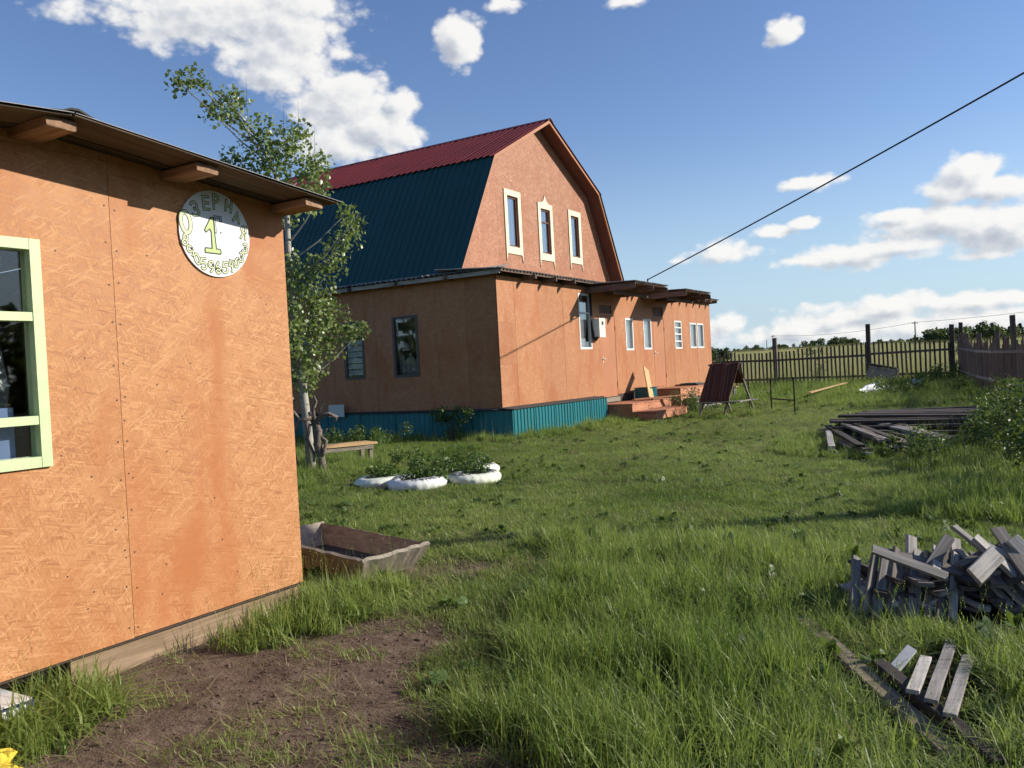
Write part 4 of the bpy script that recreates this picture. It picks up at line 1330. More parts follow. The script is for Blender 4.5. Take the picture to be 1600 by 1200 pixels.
# heap of short offcuts in the near grass
GRP = 'grey offcuts in the near heap'


def off(p, d, L, up, label='short weathered grey offcut in the heap in the tall grass', grp=GRP, mat='wood_grey', W_=0.085, T_=0.03, var=0):
    d = Vector(d).normalized()
    c = Vector(p)
    o = board('offcut', L, W_, T_, c, d, up, mat, var=var)
    tag(o, label, 'offcut', grp)
    return o


rr = random.Random(5)
RX = Vector((0.855, 0.516, 0))        # across the heap
FD = Vector((-0.517, 0.856, 0))       # away along the heap
HC = Vector((-0.44, 5.62, 0))
for lv in range(4):                   # lying core
    for k in range(10 - lv):
        c = HC + RX * ((k - (9 - lv) / 2) * 0.118 + rr.uniform(-0.03, 0.03)) + FD * rr.uniform(-0.06, 0.08) + Vector((0, 0, 0.03 + lv * 0.060))
        d = FD * 1.0 + RX * rr.uniform(-0.35, 0.35) + Vector((0, 0, rr.uniform(-0.08, 0.10)))
        off(c, d, rr.choice((0.5, 0.55, 0.6)), (rr.uniform(-0.6, 0.6), rr.uniform(-0.3, 0.1), 1), var=k % 3, W_=rr.choice((0.07, 0.085, 0.10)), T_=0.024, mat=rr.choice(('wood_grey', 'wood_old', 'wood_dark')), label='offcut lying flat inside the near heap under the leaning ones', grp='offcuts lying inside the near heap')
FR = Vector((0, 0, 0.55)) - FD


def lean(a0, a1, z1, L, f1=-0.06, z0=0.02, f0=-0.30, **kw):
    """board on the front of the heap: foot at a0, head at a1"""
    base = HC + RX * a0 + FD * f0 + Vector((0, 0, z0))
    top = HC + RX * a1 + FD * f1 + Vector((0, 0, z1))
    d = (top - base).normalized()
    return off(top - d * L * 0.5, d, L, FR + RX * rr.uniform(-0.1, 1.1), **kw)


for k in range(9):                    # left group leans to the right
    a = -0.62 + k * 0.072 + rr.uniform(-0.015, 0.015)
    lean(a - 0.06, a + 0.10 + rr.uniform(-0.02, 0.07), 0.31 + 0.06 * rr.random(), rr.choice((0.45, 0.5)), f1=-0.04 + 0.08 * rr.random(), var=k % 4, W_=rr.choice((0.06, 0.075, 0.09)), T_=0.020, mat=rr.choice(('wood_grey', 'wood_grey', 'wood_old')), label='weathered offcut leaning at the end of the near heap away from the sheaf', grp='offcuts leaning away from the sheaf')
for k in range(9):                    # right group leans to the left
    a = 0.08 + k * 0.066 + rr.uniform(-0.015, 0.015)
    lean(a + 0.14, a - 0.02 - rr.uniform(0, 0.05), 0.30 + 0.05 * rr.random(), rr.choice((0.45, 0.5)), f1=-0.05 + 0.08 * rr.random(), var=k % 4, W_=rr.choice((0.06, 0.07, 0.085)), T_=0.020, mat=rr.choice(('wood_grey', 'wood_grey', 'wood_old')), label='weathered offcut leaning on the near heap on the side of the sheaf', grp='offcuts leaning next to the sheaf')
for k in range(8):                    # sheaf at the right end
    a = 0.66 + k * 0.050
    lean(a - 0.03, a + 0.10, 0.36 - 0.012 * k, 0.48, f1=0.02, f0=-0.22, label='pale offcut in the upright sheaf at the end of the near heap', grp='pale offcuts in the sheaf', var=k % 3, W_=0.05, T_=0.022)
for k in range(9):                    # loose ones thrown on top
    c = HC + RX * rr.uniform(-0.5, 0.62) + FD * rr.uniform(-0.2, 0.05) + Vector((0, 0, rr.uniform(0.27, 0.33)))
    off(c, RX * rr.uniform(-1, 1) - FD * rr.uniform(0.3, 1) + Vector((0, 0, rr.uniform(-0.7, -0.1))), rr.choice((0.35, 0.45, 0.5)), (rr.uniform(-0.2, 0.9), rr.uniform(-0.6, 0.1), 1), mat=rr.choice(('wood_grey', 'wood_old')), label='loose narrow offcut thrown on top of the near heap', grp='loose offcuts on the near heap', var=k % 4, W_=rr.choice((0.05, 0.065, 0.08)), T_=0.02)
SP = dict(grp=None)
lean(-0.16, -0.50, 0.41, 0.42, z0=0.27, f0=-0.30, f1=-0.20, label='grey offcut lying slantwise across the dark gap side of the near heap', var=1, W_=0.06, T_=0.02, **SP)
lean(0.00, 0.20, 0.355, 0.26, z0=0.27, f0=-0.36, f1=-0.24, label='short pale offcut tilted on top of the near heap', var=2, W_=0.10, T_=0.028, **SP)
lean(0.42, 0.14, 0.43, 0.56, f0=-0.36, f1=-0.12, z0=0.06, label='longest grey offcut reaching up over the middle of the near heap', var=3, W_=0.085, T_=0.03, **SP)
lean(0.58, 0.36, 0.41, 0.52, f0=-0.36, f1=-0.12, z0=0.06, label='grey offcut leaning beside the longest one on the near heap', var=4, W_=0.085, T_=0.03, **SP)
lean(0.70, 0.50, 0.36, 0.44, f0=-0.36, f1=-0.12, z0=0.06, label='broad grey offcut leaning next to the upright sheaf', var=5, W_=0.095, T_=0.03, **SP)
lean(0.58, 0.62, 0.42, 0.40, f0=-0.06, f1=0.04, label='pale offcut standing nearly upright behind the near heap', var=6, W_=0.085, T_=0.025, **SP)
lean(-0.24, -0.16, 0.42, 0.40, f0=-0.10, f1=0.04, label='pale offcut rising from the back of the near heap', var=7, W_=0.08, T_=0.025, **SP)
lean(0.05, 0.10, 0.39, 0.40, f0=-0.10, f1=0.04, label='pale offcut showing behind the longest one', var=8, W_=0.08, T_=0.025, **SP)

# old sleeper, dark beam and slats at the front
tag(beam_between('sleeper', (-1.12, 4.92, 0.035), (-0.24, 3.42, 0.025), 0.095, 0.055, 'wood_rotten'), 'rotten brown timber lying diagonally in the tall grass', 'timber')
tag(beam_between('beam', (-0.62, 4.26, 0.05), (-0.10, 3.38, 0.05), 0.07, 0.075, 'wood_dark'), 'dark beam lying along the rotten timber', 'beam')
for k, (a, b, L) in enumerate((((-0.435, 4.45, 0.06), (-0.435, 3.86, 0.105), 'first'), ((-0.345, 4.78, 0.05), (-0.360, 3.78, 0.105), 'middle'), ((-0.262, 4.58, 0.045), (-0.285, 3.66, 0.105), 'last'))):
    tag(beam_between('slat', a, b, 0.052, 0.018, 'wood_grey', up=(0.05, 0, 1), var=k), ['short grey slat resting on the dark beam beside a white scrap', 'middle and longest of three grey slats resting on the dark beam', 'outer grey slat of three, farthest from the white scrap'][k], 'slat')
tag(beam_between('scrap', (-0.56, 4.24, 0.05), (-0.49, 4.38, 0.12), 0.05, 0.02, 'scrap', up=(0, -1, 0.5)), 'small white scrap of board in the grass beside the slats', 'scrap')

# ------------------------------------------------------------------ mixing trough
tr = thing('mixing_trough', 'shallow weathered wooden mixing trough on the grass beyond the hut', 'trough', (-4.9, 5.2, 0.0))
rim = [Vector((-4.17, 4.66, 0.205)), Vector((-4.06, 5.33, 0.21)), Vector((-5.63, 5.75, 0.23)), Vector((-5.74, 5.08, 0.215))]
cen = sum(rim, Vector()) / 4
bot = [cen + (p - cen) * 0.80 for p in rim]
for p in bot:
    p.z = 0.015
names = ['end_board', 'far_side', 'end_board', 'near_side']
for i in range(4):
    a, b, c, d = rim[i], rim[(i + 1) % 4], bot[(i + 1) % 4], bot[i]
    nr = (b - a).cross(d - a).normalized()
    if nr.dot(cen - a) < 0:
        nr = -nr
    g = MB()
    n = 14
    th = 0.032
    for k in range(n + 1):
        f = k / n
        t_, q_ = a.lerp(b, f), d.lerp(c, f)
        e = Vector((0, 0, random.uniform(-0.010, 0.006)))
        for q in (t_ + e, q_, q_ + nr * th, t_ + e * 0.8 + nr * th):
            g.v.append(tuple(q))
        if k:
            o_ = 4 * (k - 1)
            for j in range(4):
                j2 = (j + 1) % 4
                g.f.append((o_ + j, o_ + j2, o_ + 4 + j2, o_ + 4 + j))
    g.f.append((0, 1, 2, 3))
    g.f.append((4 * n + 3, 4 * n + 2, 4 * n + 1, 4 * n))
    mk(names[i], g, 'wood_trough', tr)
g = MB()
g.v = [tuple(p + Vector((0, 0, 0.045))) for p in bot] + [tuple(p) for p in bot]
g.f = [(0, 1, 2, 3), (7, 6, 5, 4), (0, 4, 5, 1), (1, 5, 6, 2), (2, 6, 7, 3), (3, 7, 4, 0)]
mk('bottom', g, 'mortar', tr)

# ------------------------------------------------------------------ tyre flower bed
def tyre(c, R_, h, label):
    t = thing('tyre_planter', label, 'planter', (c[0], c[1], 0.0))
    prof = [(R_ - 0.16, h - 0.015), (R_ - 0.12, h), (R_ - 0.05, h - 0.01), (R_, h - 0.055), (R_ + 0.012, h * 0.5), (R_, 0.02), (R_ - 0.05, -0.05), (R_ - 0.14, -0.05), (R_ - 0.15, h - 0.06)]
    g = MB()
    n, m = 80, len(prof)
    for i in range(n):
        a = 2 * PI * i / n
        for j, (r, z) in enumerate(prof):
            r2 = r + (0.007 if (i % 4 < 2 and j in (3, 4, 5)) else 0) + 0.012 * math.sin(a * 3 + c[0])
            g.v.append((c[0] + r2 * math.cos(a), c[1] + r2 * math.sin(a), z + 0.012 * math.sin(a * 2 + c[1] * 5)))
    for i in range(n):
        for j in range(m):
            g.f.append((i * m + j, ((i + 1) % n) * m + j, ((i + 1) % n) * m + (j + 1) % m, i * m + (j + 1) % m))
    mk('tyre', g, 'tyre', t, smooth=True)
    g = MB()
    k = 20
    g.v = [(c[0], c[1], h - 0.02)] + [(c[0] + (R_ - 0.14) * math.cos(2 * PI * i / k), c[1] + (R_ - 0.14) * math.sin(2 * PI * i / k), h - 0.06) for i in range(k)] + [(c[0] + (R_ - 0.14) * math.cos(2 * PI * i / k), c[1] + (R_ - 0.14) * math.sin(2 * PI * i / k), -0.04) for i in range(k)]
    for i in range(k):
        g.f.append((0, 1 + i, 1 + (i + 1) % k))
        g.f.append((1 + i, 1 + k + i, 1 + k + (i + 1) % k, 1 + (i + 1) % k))
    mk('soil', g, 'mortar', t)
    return t


TYRES = [((-7.98, 9.36), 0.36, 0.13, 'grey worn tyre planter at the bench end of the flower bed'), ((-7.22, 9.25), 0.40, 0.155, 'bright white painted tyre planter in front of the flower bed'), ((-6.72, 9.90), 0.38, 0.15, 'cream painted tyre planter between the white one and the small one'), ((-7.22, 10.75), 0.34, 0.16, 'small cream tyre planter at the house end of the flower bed')]
for q in TYRES:
    tyre(*q)

# ------------------------------------------------------------------ corner bits by the camera
wb = thing('white_carton', 'white box with dark blue edge lying by the hut', 'box', (-4.22, 2.0, 0.0))
mk('carton', MB().box(-4.42, -4.06, 1.62, 2.17, 0.0, 0.125), 'white', wb)
mk('edge_strip', MB().box(-4.058, -4.05, 1.63, 2.168, 0.0, 0.12), 'blue', wb)
mk('front_label', MB().box(-4.0485, -4.046, 1.66, 2.13, 0.02, 0.108), 'white', wb)
g = MB()
n, m = 12, 7
for i in range(n):
    for j in range(m):
        a, b = 2 * PI * i / n, PI * 0.5 * j / (m - 1)
        r = 0.17 + 0.03 * math.sin(3 * a + 5 * b) + 0.02 * math.sin(7 * a - 4 * b)
        g.v.append((-3.69 + r * math.cos(a) * math.cos(b) * 1.1, 1.72 + r * math.sin(a) * math.cos(b), max(0, 0.10 * math.sin(b) + 0.012 * math.sin(5 * a + 9 * b))))
for i in range(n):
    for j in range(m - 1):
        i2 = (i + 1) % n
        g.f.append((i * m + j, i2 * m + j, i2 * m + j + 1, i * m + j + 1))
tag(mk('plastic_bag', g, 'yellow'), 'crumpled yellow plastic bag on the ground near the hut', 'bag')

# ------------------------------------------------------------------ bench by the tree, root figure
gb = thing('plank_bench', 'low pale plank bench beside the poplar', 'bench', (-10.2, 11.2, 0.0))
ctr = Vector((-10.35, 11.15, 0.40))
al = Vector((0.45, 0.9, 0)).normalized()
ac = Vector((0.9, -0.45, 0)).normalized()
for s in (-1, 1):
    board('seat_plank', 1.15, 0.28, 0.035, ctr + ac * 0.145 * s, al, (0, 0, 1), 'wood_fresh', gb, var=s)
    board('apron', 1.0, 0.07, 0.03, ctr + ac * 0.25 * s + Vector((0, 0, -0.06)), al, ac, 'wood_trough', gb)
for s in (-1, 1):
    for q in (-1, 1):
        board('leg', 0.42, 0.08, 0.07, ctr + al * 0.46 * s + ac * 0.20 * q + Vector((0, 0, -0.20)), (0, 0, 1), al, 'wood_trough', gb)
rt = thing('root_figure', 'gnarled bleached tree root standing upright beside the poplar', 'root', (-10.02, 10.30, 0.0))
B0 = Vector((-10.02, 10.30, 0))
ex, ez = Vector((0.855, 0.516, 0)), Vector((0, 0, 1))
ey = Vector((-0.516, 0.855, 0))


def rp(a, z, d=0.0):
    return B0 + ex * a + ez * z + ey * d


mk('stem', MB().tube([rp(0.02, -0.05), rp(0.0, 0.25), rp(-0.06, 0.5, 0.02), rp(-0.02, 0.72), rp(-0.10, 0.92, 0.03), rp(-0.16, 1.05)], [0.085, 0.06, 0.075, 0.062, 0.07, 0.03], 9), 'driftwood', rt, smooth=True)
for nm, pts, r0, r1 in (('arm', [(-0.05, 0.88), (0.05, 0.98), (0.18, 1.0), (0.28, 0.94), (0.26, 0.88)], 0.055, 0.035), ('arm', [(-0.08, 0.9), (-0.10, 1.10), (-0.04, 1.22), (-0.06, 1.32)], 0.05, 0.025),
                        ('brace', [(-0.14, 0.85), (-0.22, 0.6), (-0.14, 0.35), (-0.12, 0.22)], 0.04, 0.03), ('arm', [(-0.12, 0.95), (-0.32, 0.92), (-0.42, 0.72), (-0.46, 0.40), (-0.42, 0.2)], 0.05, 0.028),
                        ('twig', [(-0.32, 0.92), (-0.42, 1.08), (-0.50, 1.22), (-0.44, 1.30)], 0.035, 0.04), ('twig', [(0.0, 1.0), (0.04, 1.15), (0.12, 1.18)], 0.02, 0.008), ('brace', [(-0.46, 0.85), (-0.55, 0.5), (-0.52, 0.25), (-0.44, 0.12)], 0.035, 0.022), ('knot', [(0.0, 0.62), (0.09, 0.55), (0.06, 0.40), (0.03, 0.3)], 0.05, 0.03), ('twig', [(0.05, 0.7), (0.13, 0.76)], 0.02, 0.008)):
    P3 = [rp(a, z, 0.06 * math.sin(i * 1.7 + a * 9)) for i, (a, z) in enumerate(pts)]
    mk(nm, MB().tube(P3, [0.75 * (r0 + (r1 - r0) * i / (len(pts) - 1)) for i in range(len(pts))], 7), 'driftwood', rt, smooth=True)

# ------------------------------------------------------------------ vegetation helpers
def leaf_cloud(centres, radii, n, size, rng, droop=0.0, shape=0.62, surf=0.5, aspect=(1, 1, 1)):
    """leaf quads spread through blobs; returns verts, faces"""
    centres, radii = np.array(centres, float), np.array(radii, float)
    wts = radii ** 2.2
    pick = rng.choice(len(centres), n, p=wts / wts.sum())
    d = rng.normal(size=(n, 3))
    d /= np.linalg.norm(d, axis=1)[:, None]
    r = rng.random(n) ** surf
    pos = centres[pick] + d * (radii[pick] * r)[:, None] * np.array(aspect)
    nrm = rng.normal(size=(n, 3)) + d * 0.6 + np.array([0, 0, 0.35])
    nrm /= np.linalg.norm(nrm, axis=1)[:, None]
    a = rng.normal(size=(n, 3))
    a[:, 2] -= droop
    u = a - nrm * (a * nrm).sum(1)[:, None]
    u /= np.linalg.norm(u, axis=1)[:, None]
    v = np.cross(nrm, u)
    s = size * rng.uniform(0.6, 1.25, n)[:, None]
    bend = nrm * s * 0.16
    p0, p1, p2, p3 = pos - u * s * 0.5, pos + v * s * shape * 0.5 - bend * 0.6 - u * s * 0.08, pos + u * s * 0.55, pos - v * s * shape * 0.5 - bend * 0.6 - u * s * 0.08
    V = np.stack([p0, p1, p2, p3], 1).reshape(-1, 3)
    i = np.arange(n) * 4
    F = np.concatenate([np.stack([i, i + 1, i + 2], 1), np.stack([i, i + 2, i + 3], 1)])
    return V, F


def np_mesh(name, V, F, mat, parent=None, origin=None):
    mb = MB()
    o = np.array(origin if origin is not None else V.mean(0))
    me = bpy.data.meshes.new(name)
    me.vertices.add(len(V))
    me.vertices.foreach_set('co', (V - o).astype(np.float32).ravel())
    k = F.shape[1]
    me.loops.add(F.size)
    me.loops.foreach_set('vertex_index', F.astype(np.int32).ravel())
    me.polygons.add(len(F))
    me.polygons.foreach_set('loop_start', (np.arange(len(F)) * k).astype(np.int32))
    me.update(calc_edges=True)
    me.materials.append(MAT[mat] if isinstance(mat, str) else mat)
    ob = bpy.data.objects.new(name, me)
    link(ob, parent)
    ob.location = Vector(o) - (org_of(parent) if parent is not None else Vector((0, 0, 0)))
    ORI[ob.name] = Vector(o)
    return ob


# ------------------------------------------------------------------ the poplar
T0 = Vector((-10.30, 10.34, 0))


def tp(px, py, d=0.0):
    """metres on the tree: across and up"""
    return T0 + ex * px + ez * py + ey * d


pop = thing('poplar_tree', 'young poplar with thin pale trunk between the hut and the house', 'tree', tuple(T0))
trunk = [(0.0, -0.05), (-0.04, 0.8), (-0.09, 1.6), (-0.15, 2.7), (-0.18, 3.6), (-0.16, 4.4), (-0.33, 5.1), (-0.62, 5.75), (-0.98, 6.25), (-1.40, 6.60)]
mk('trunk', MB().tube([tp(a, z, 0.05 * math.sin(z)) for a, z in trunk], [0.085, 0.075, 0.068, 0.058, 0.05, 0.043, 0.033, 0.024, 0.016, 0.007], 9), 'bark', pop, smooth=True)
CL = [(-1.75, 6.58, 0.22), (-1.50, 6.62, 0.26), (-1.15, 6.42, 0.28), (-1.35, 6.18, 0.22), (-0.85, 6.08, 0.30), (-0.55, 5.75, 0.34), (-0.20, 5.55, 0.34), (0.10, 5.62, 0.30), (0.22, 5.30, 0.30), (-0.10, 5.20, 0.36), (-0.50, 5.30, 0.30), (-0.95, 5.35, 0.30), (-1.20, 5.15, 0.26), (-0.78, 5.02, 0.34), (-0.35, 4.85, 0.34), (0.08, 4.85, 0.34), (0.38, 5.02, 0.28), (0.50, 5.25, 0.18),
      (-0.30, 4.45, 0.30), (0.20, 4.50, 0.26), (0.52, 4.62, 0.20), (0.10, 5.85, 0.18),
      (-0.28, 3.55, 0.34), (-0.05, 3.20, 0.36), (-0.38, 3.05, 0.36), (0.20, 3.45, 0.28), (0.62, 3.75, 0.28), (0.82, 4.02, 0.26), (1.02, 4.12, 0.20), (0.80, 4.40, 0.20), (0.55, 3.45, 0.28), (-0.30, 2.60, 0.42), (0.10, 2.75, 0.40), (0.35, 2.60, 0.38), (-0.05, 2.25, 0.42), (0.40, 2.25, 0.36), (-0.40, 2.15, 0.40), (0.75, 2.35, 0.22), (0.95, 2.40, 0.16), (0.15, 1.85, 0.32), (-0.25, 1.75, 0.36), (-0.05, 1.60, 0.28), (0.30, 2.95, 0.30), (-0.45, 3.4, 0.3)]
rngt = np.random.default_rng(3)
cen_, rad_ = [], []
for k, (a, z, r) in enumerate(CL):
    d = rngt.uniform(-0.45, 0.45)
    c = tp(a, z, d)
    cen_.append(tuple(c))
    rad_.append(r)
    # limb from the trunk to the clump
    zt = max(1.2, min(6.2, z - 0.45 - 0.4 * abs(a + 0.15)))
    zs = [q[1] for q in trunk]
    at_ = float(np.interp(zt, zs, [q[0] for q in trunk]))
    s0 = tp(at_, zt)
    mid = s0.lerp(c, 0.5) + Vector((0, 0, -0.06))
    if k % 2 == 0 or abs(a) > 0.7:
        mk('limb', MB().tube([s0, mid, c, c + Vector((0, 0, r * 0.8)) + ex * 0.1 * (1 if a > 0 else -1)], [0.018, 0.013, 0.008, 0.003], 5), 'bark', pop)
V, F = leaf_cloud(cen_, np.array(rad_) * 1.12, 6600, 0.080, rngt, droop=0.7, shape=0.85, surf=0.5)
np_mesh('crown', V, F, 'poplar', pop)
g = MB()
for a, z, l in ((-0.75, 6.3, 0.45), (-0.15, 5.9, 0.4), (0.1, 5.95, 0.35), (0.35, 5.5, 0.35)):
    g.tube([tp(a, z - 0.3), tp(a + 0.02, z + l)], [0.006, 0.002], 4)
stuff(mk('bare_twigs', g, 'bark_dark', pop))


# ------------------------------------------------------------------ bushes and weeds
def bush(name, label, c, blobs, n, size, mat, seed, cat='bush', group=None, stems=6):
    rg = np.random.default_rng(seed)
    z0 = gh(c[0], c[1])
    b = thing(name, label, cat, (c[0], c[1], z0), group)
    cs = [(c[0] + q[0], c[1] + q[1], z0 + q[2]) for q in blobs]
    V, F = leaf_cloud(cs, [q[3] for q in blobs], n, size, rg, droop=0.2, shape=0.5, surf=0.6)
    V[:, 2] = np.maximum(V[:, 2], z0 + 0.01)
    np_mesh('foliage', V, F, mat, b)
    g = MB()
    for k in range(stems):
        q = cs[rg.integers(len(cs))]
        p0 = Vector((c[0] + rg.uniform(-0.1, 0.1), c[1] + rg.uniform(-0.1, 0.1), z0 - 0.03))
        g.tube([p0, p0.lerp(Vector(q), 0.5) + Vector((rg.uniform(-0.08, 0.08), rg.uniform(-0.08, 0.08), 0.05)), Vector(q)], [0.014, 0.010, 0.004], 5)
    mk('stems', g, 'bark_dark', b)
    return b


def blobset(seed, n, rx, ry, h, r0, r1):
    rg = np.random.default_rng(seed)
    return [(rg.uniform(-rx, rx), rg.uniform(-ry, ry), h * rg.uniform(0.12, 1) ** 0.8, rg.uniform(r0, r1)) for _ in range(n)]


bush('rose_bush', 'glossy leaved bush in front of the slab fence', (0.22, 18.6), blobset(1, 34, 0.75, 2.4, 0.85, 0.22, 0.38), 7500, 0.065, 'bush', 21)
bush('rose_bush', 'rounded dark bush between the glossy bush and the offcut heap', (0.35, 14.2), blobset(2, 28, 0.50, 2.0, 0.80, 0.22, 0.40), 6500, 0.062, 'bush', 22)
bush('rose_bush', 'low dark bush nearest to the offcut heap', (0.38, 10.6), blobset(3, 18, 0.40, 1.2, 0.75, 0.2, 0.36), 2600, 0.075, 'bush', 23)
bush('weed_clump', 'broad weedy clump beside the dark plank stack', (-0.40, 15.2), blobset(4, 18, 0.45, 1.6, 0.55, 0.18, 0.32), 2600, 0.07, 'weed', 24, 'weeds')
bush('weed_clump', 'weedy clump growing through the fanned plank heap', (-1.25, 13.0), blobset(5, 12, 0.45, 0.7, 0.32, 0.12, 0.22), 1100, 0.06, 'weed', 25, 'weeds')
bush('weed_clump', 'bushy weeds beside the steps of the first porch', (-8.15, 23.9), blobset(6, 16, 0.5, 1.0, 0.60, 0.18, 0.32), 2000, 0.065, 'weed', 26, 'weeds')
bush('weed_clump', 'tall weeds against the plinth of the shaded wall', (-11.35, 15.95), blobset(7, 12, 0.38, 0.18, 0.85, 0.12, 0.22), 900, 0.075, 'weed', 27, 'weeds')
bush('weed_clump', 'dark weeds between the plank bench and the shaded wall', (-12.2, 14.0), blobset(8, 14, 0.9, 0.7, 0.45, 0.15, 0.3), 1500, 0.07, 'weed', 28, 'weeds')
bush('flower_bed', 'leafy flower bed behind the painted tyres', (-7.65, 9.95), blobset(9, 26, 0.80, 0.62, 0.30, 0.10, 0.18) + [(q[0][0] + 7.65 + dx_, q[0][1] - 9.95 + dy_, 0.17, 0.13) for q in TYRES for dx_, dy_ in ((0, 0), (-0.08, 0.14), (0.08, 0.12), (-0.12, -0.02), (0.02, 0.22))], 3600, 0.06, 'weed', 29, 'plants')
bush('fence_bush', 'leafy bush where the two fences meet', (-2.75, 36.2), blobset(10, 14, 0.7, 0.7, 0.6, 0.2, 0.34), 1500, 0.10, 'weed', 30)
bush('weed_clump', 'tall weeds along the foot of the slab fence', (-1.6, 32.5), blobset(15, 16, 0.5, 2.4, 0.45, 0.16, 0.3), 1900, 0.09, 'weed', 35, 'weeds')
bush('weed_clump', 'weeds growing round the crumpled film', (-3.6, 32.0), blobset(16, 16, 0.9, 1.4, 0.45, 0.15, 0.28), 1600, 0.08, 'weed', 36, 'weeds')
bush('garden_shrub', 'small shrub just beyond the far end of the house', (-11.2, 34.6), blobset(11, 16, 0.5, 0.5, 1.9, 0.25, 0.4), 1500, 0.10, 'far_leaf', 31)
bush('sapling', 'spindly sapling poking above the fence corner', (-1.9, 39.5), blobset(12, 10, 0.35, 0.35, 2.2, 0.15, 0.3), 500, 0.10, 'far_pale', 32)
bush('sapling', 'thin sapling seen through the pickets beside the tall post', (-8.1, 40.5), blobset(13, 10, 0.35, 0.35, 1.7, 0.15, 0.3), 450, 0.09, 'far_pale', 33)


def far_tree(name, label, x, y, top, wid, kind, seed, group='trees across the field'):
    rg = np.random.default_rng(seed)
    z0 = gh(x, y)
    H = top - z0
    t = thing(name, label, 'tree', (x, y, z0), group)
    if kind == 'conifer':
        n = 900
        f = rg.random(n) ** 0.6
        an = rg.uniform(0, 2 * PI, n)
        tier = 0.75 + 0.25 * np.sin(f * 26)
        rr_ = wid * 0.5 * f * tier * rg.uniform(0.35, 1.0, n)
        pos = np.stack([x + rr_ * np.cos(an), y + rr_ * np.sin(an), z0 + H * (1 - f * 0.92)], 1)
        V, F = leaf_cloud(pos, np.full(n, 0.05 * wid), 1500, wid * 0.16, rg, droop=0.8, shape=0.5)
        np_mesh('crown', V, F, 'conifer', t)
    else:
        nb = 14
        cs = []
        rs = []
        for k in range(nb):
            f = rg.random()
            cs.append((x + rg.normal() * wid * 0.24, y + rg.normal() * wid * 0.22, z0 + H * (0.34 + 0.55 * f)))
            rs.append(wid * rg.uniform(0.11, 0.21) * (1.1 - 0.35 * f))
        V, F = leaf_cloud(cs, rs, 1500, wid * 0.085, rg, shape=0.7, surf=0.45)
        np_mesh('crown', V, F, 'far_pale' if kind == 'pale' else 'far_leaf', t)
    mk('trunk', MB().tube([(x, y, z0 - 0.2), (x + 0.02 * wid, y, z0 + H * 0.4), (x, y, z0 + H * 0.85)], [wid * 0.035, wid * 0.025, wid * 0.008], 6), 'bark_dark', t)
    return t


def at_az(azd, dist):
    return dist * math.cos(rad(azd)), dist * math.sin(rad(azd))


FT = [  # azimuth, distance, tan(elevation of top), width, kind, label
    (107.3, 60, 0.014, 2.2, 'leaf', 'dark tree just behind the far corner of the house'),
    (104.9, 260, 0.0175, 8, 'leaf', 'broad dark tree beside the thin wire pole'),
    (103.2, 240, 0.0170, 7, 'leaf', 'rounded dark tree behind the fence near the thin pole'),
    (101.4, 230, 0.0200, 7, 'leaf', 'leafy tree in the field hedge, one of the taller pair'),
    (100.0, 225, 0.0225, 9, 'leaf', 'tallest round tree over the middle of the picket fence'),
    (99.1, 235, 0.0200, 7, 'leaf', 'leafy tree leaning against the tallest round tree'),
    (97.4, 270, 0.0165, 5, 'pale', 'small pale tree behind the tall fence post'),
    (96.3, 260, 0.0165, 6, 'pale', 'pale airy tree beside the field power pole'),
    (94.3, 160, 0.0170, 10, 'leaf', 'dark low spreading tree beyond the fence corner'),
    (93.6, 150, 0.0185, 9, 'leaf', 'dark domed tree at the crest of the field'),
    (93.0, 155, 0.0180, 8, 'leaf', 'dark bushy tree behind the fence corner posts'),
    (92.2, 158, 0.0165, 7, 'leaf', 'low dark tree next to the domed tree'),
    (91.25, 130, 0.0270, 5.2, 'leaf', 'lone round tree standing over the slab fence'),
    (90.4, 170, 0.0190, 3.2, 'conifer', 'small dark spruce beside the lone round tree'),
    (89.85, 165, 0.0215, 3.6, 'conifer', 'taller dark spruce behind the end of the slab fence'),
    (89.2, 170, 0.0180, 3.4, 'conifer', 'dark spruce half hidden behind the glossy bush'),
]
for k, (a, d, te, wid, kind, lab) in enumerate(FT):
    x, y = at_az(a, d)
    far_tree('spruce_tree' if kind == 'conifer' else 'field_tree', lab, x, y, 1.55 + te * d * (0.80 if d > 200 else 0.95), wid * (0.72 if d > 200 else 0.9), kind, 100 + k)

# far-off wood along the horizon: reads as one mass
rg = np.random.default_rng(77)
cs, rs = [], []
for a in np.arange(84, 118, 0.16):
    for q in range(2):
        d = 620 + rg.uniform(-30, 60)
        x, y = at_az(a + rg.uniform(-0.1, 0.1), d)
        h = (0.0085 + 0.0022 * vnoise(np.array([a]), np.array([3.0]), 0.9)[0] + rg.uniform(-0.0012, 0.0012)) * d
        for f in (0.3, 0.65, 1.0):
            cs.append((x, y, 1.0 + h * f))
            rs.append(2.6 - 1.1 * f)
V, F = leaf_cloud(cs, rs, 17000, 2.2, rg, shape=0.8, surf=0.4)
o = np_mesh('forest', V, F, 'conifer')
tag(stuff(o), 'dark far-off belt of forest along the horizon', 'forest')


# unseen belt of trees, added to darken window reflections and block low sky
cs, rs = [], []
for a in np.arange(158, 432, 0.9):
    d = 85 + rg.uniform(-8, 10)
    x, y = at_az(a + rg.uniform(-0.4, 0.4), d)
    h = rg.uniform(8.0, 11.5)
    for f in (0.2, 0.45, 0.7, 1.0):
        cs.append((x + rg.uniform(-1, 1), y + rg.uniform(-1, 1), h * f))
        rs.append(2.3 - 1.1 * f)
V, F = leaf_cloud(cs, np.array(rs) * 1.5, 30000, 1.5, rg, shape=0.8, surf=0.45)
o = np_mesh('added_tree_belt', V, F, 'far_leaf')
tag(stuff(o), 'added unseen belt of trees darkening window reflections and blocking low sky', 'trees')


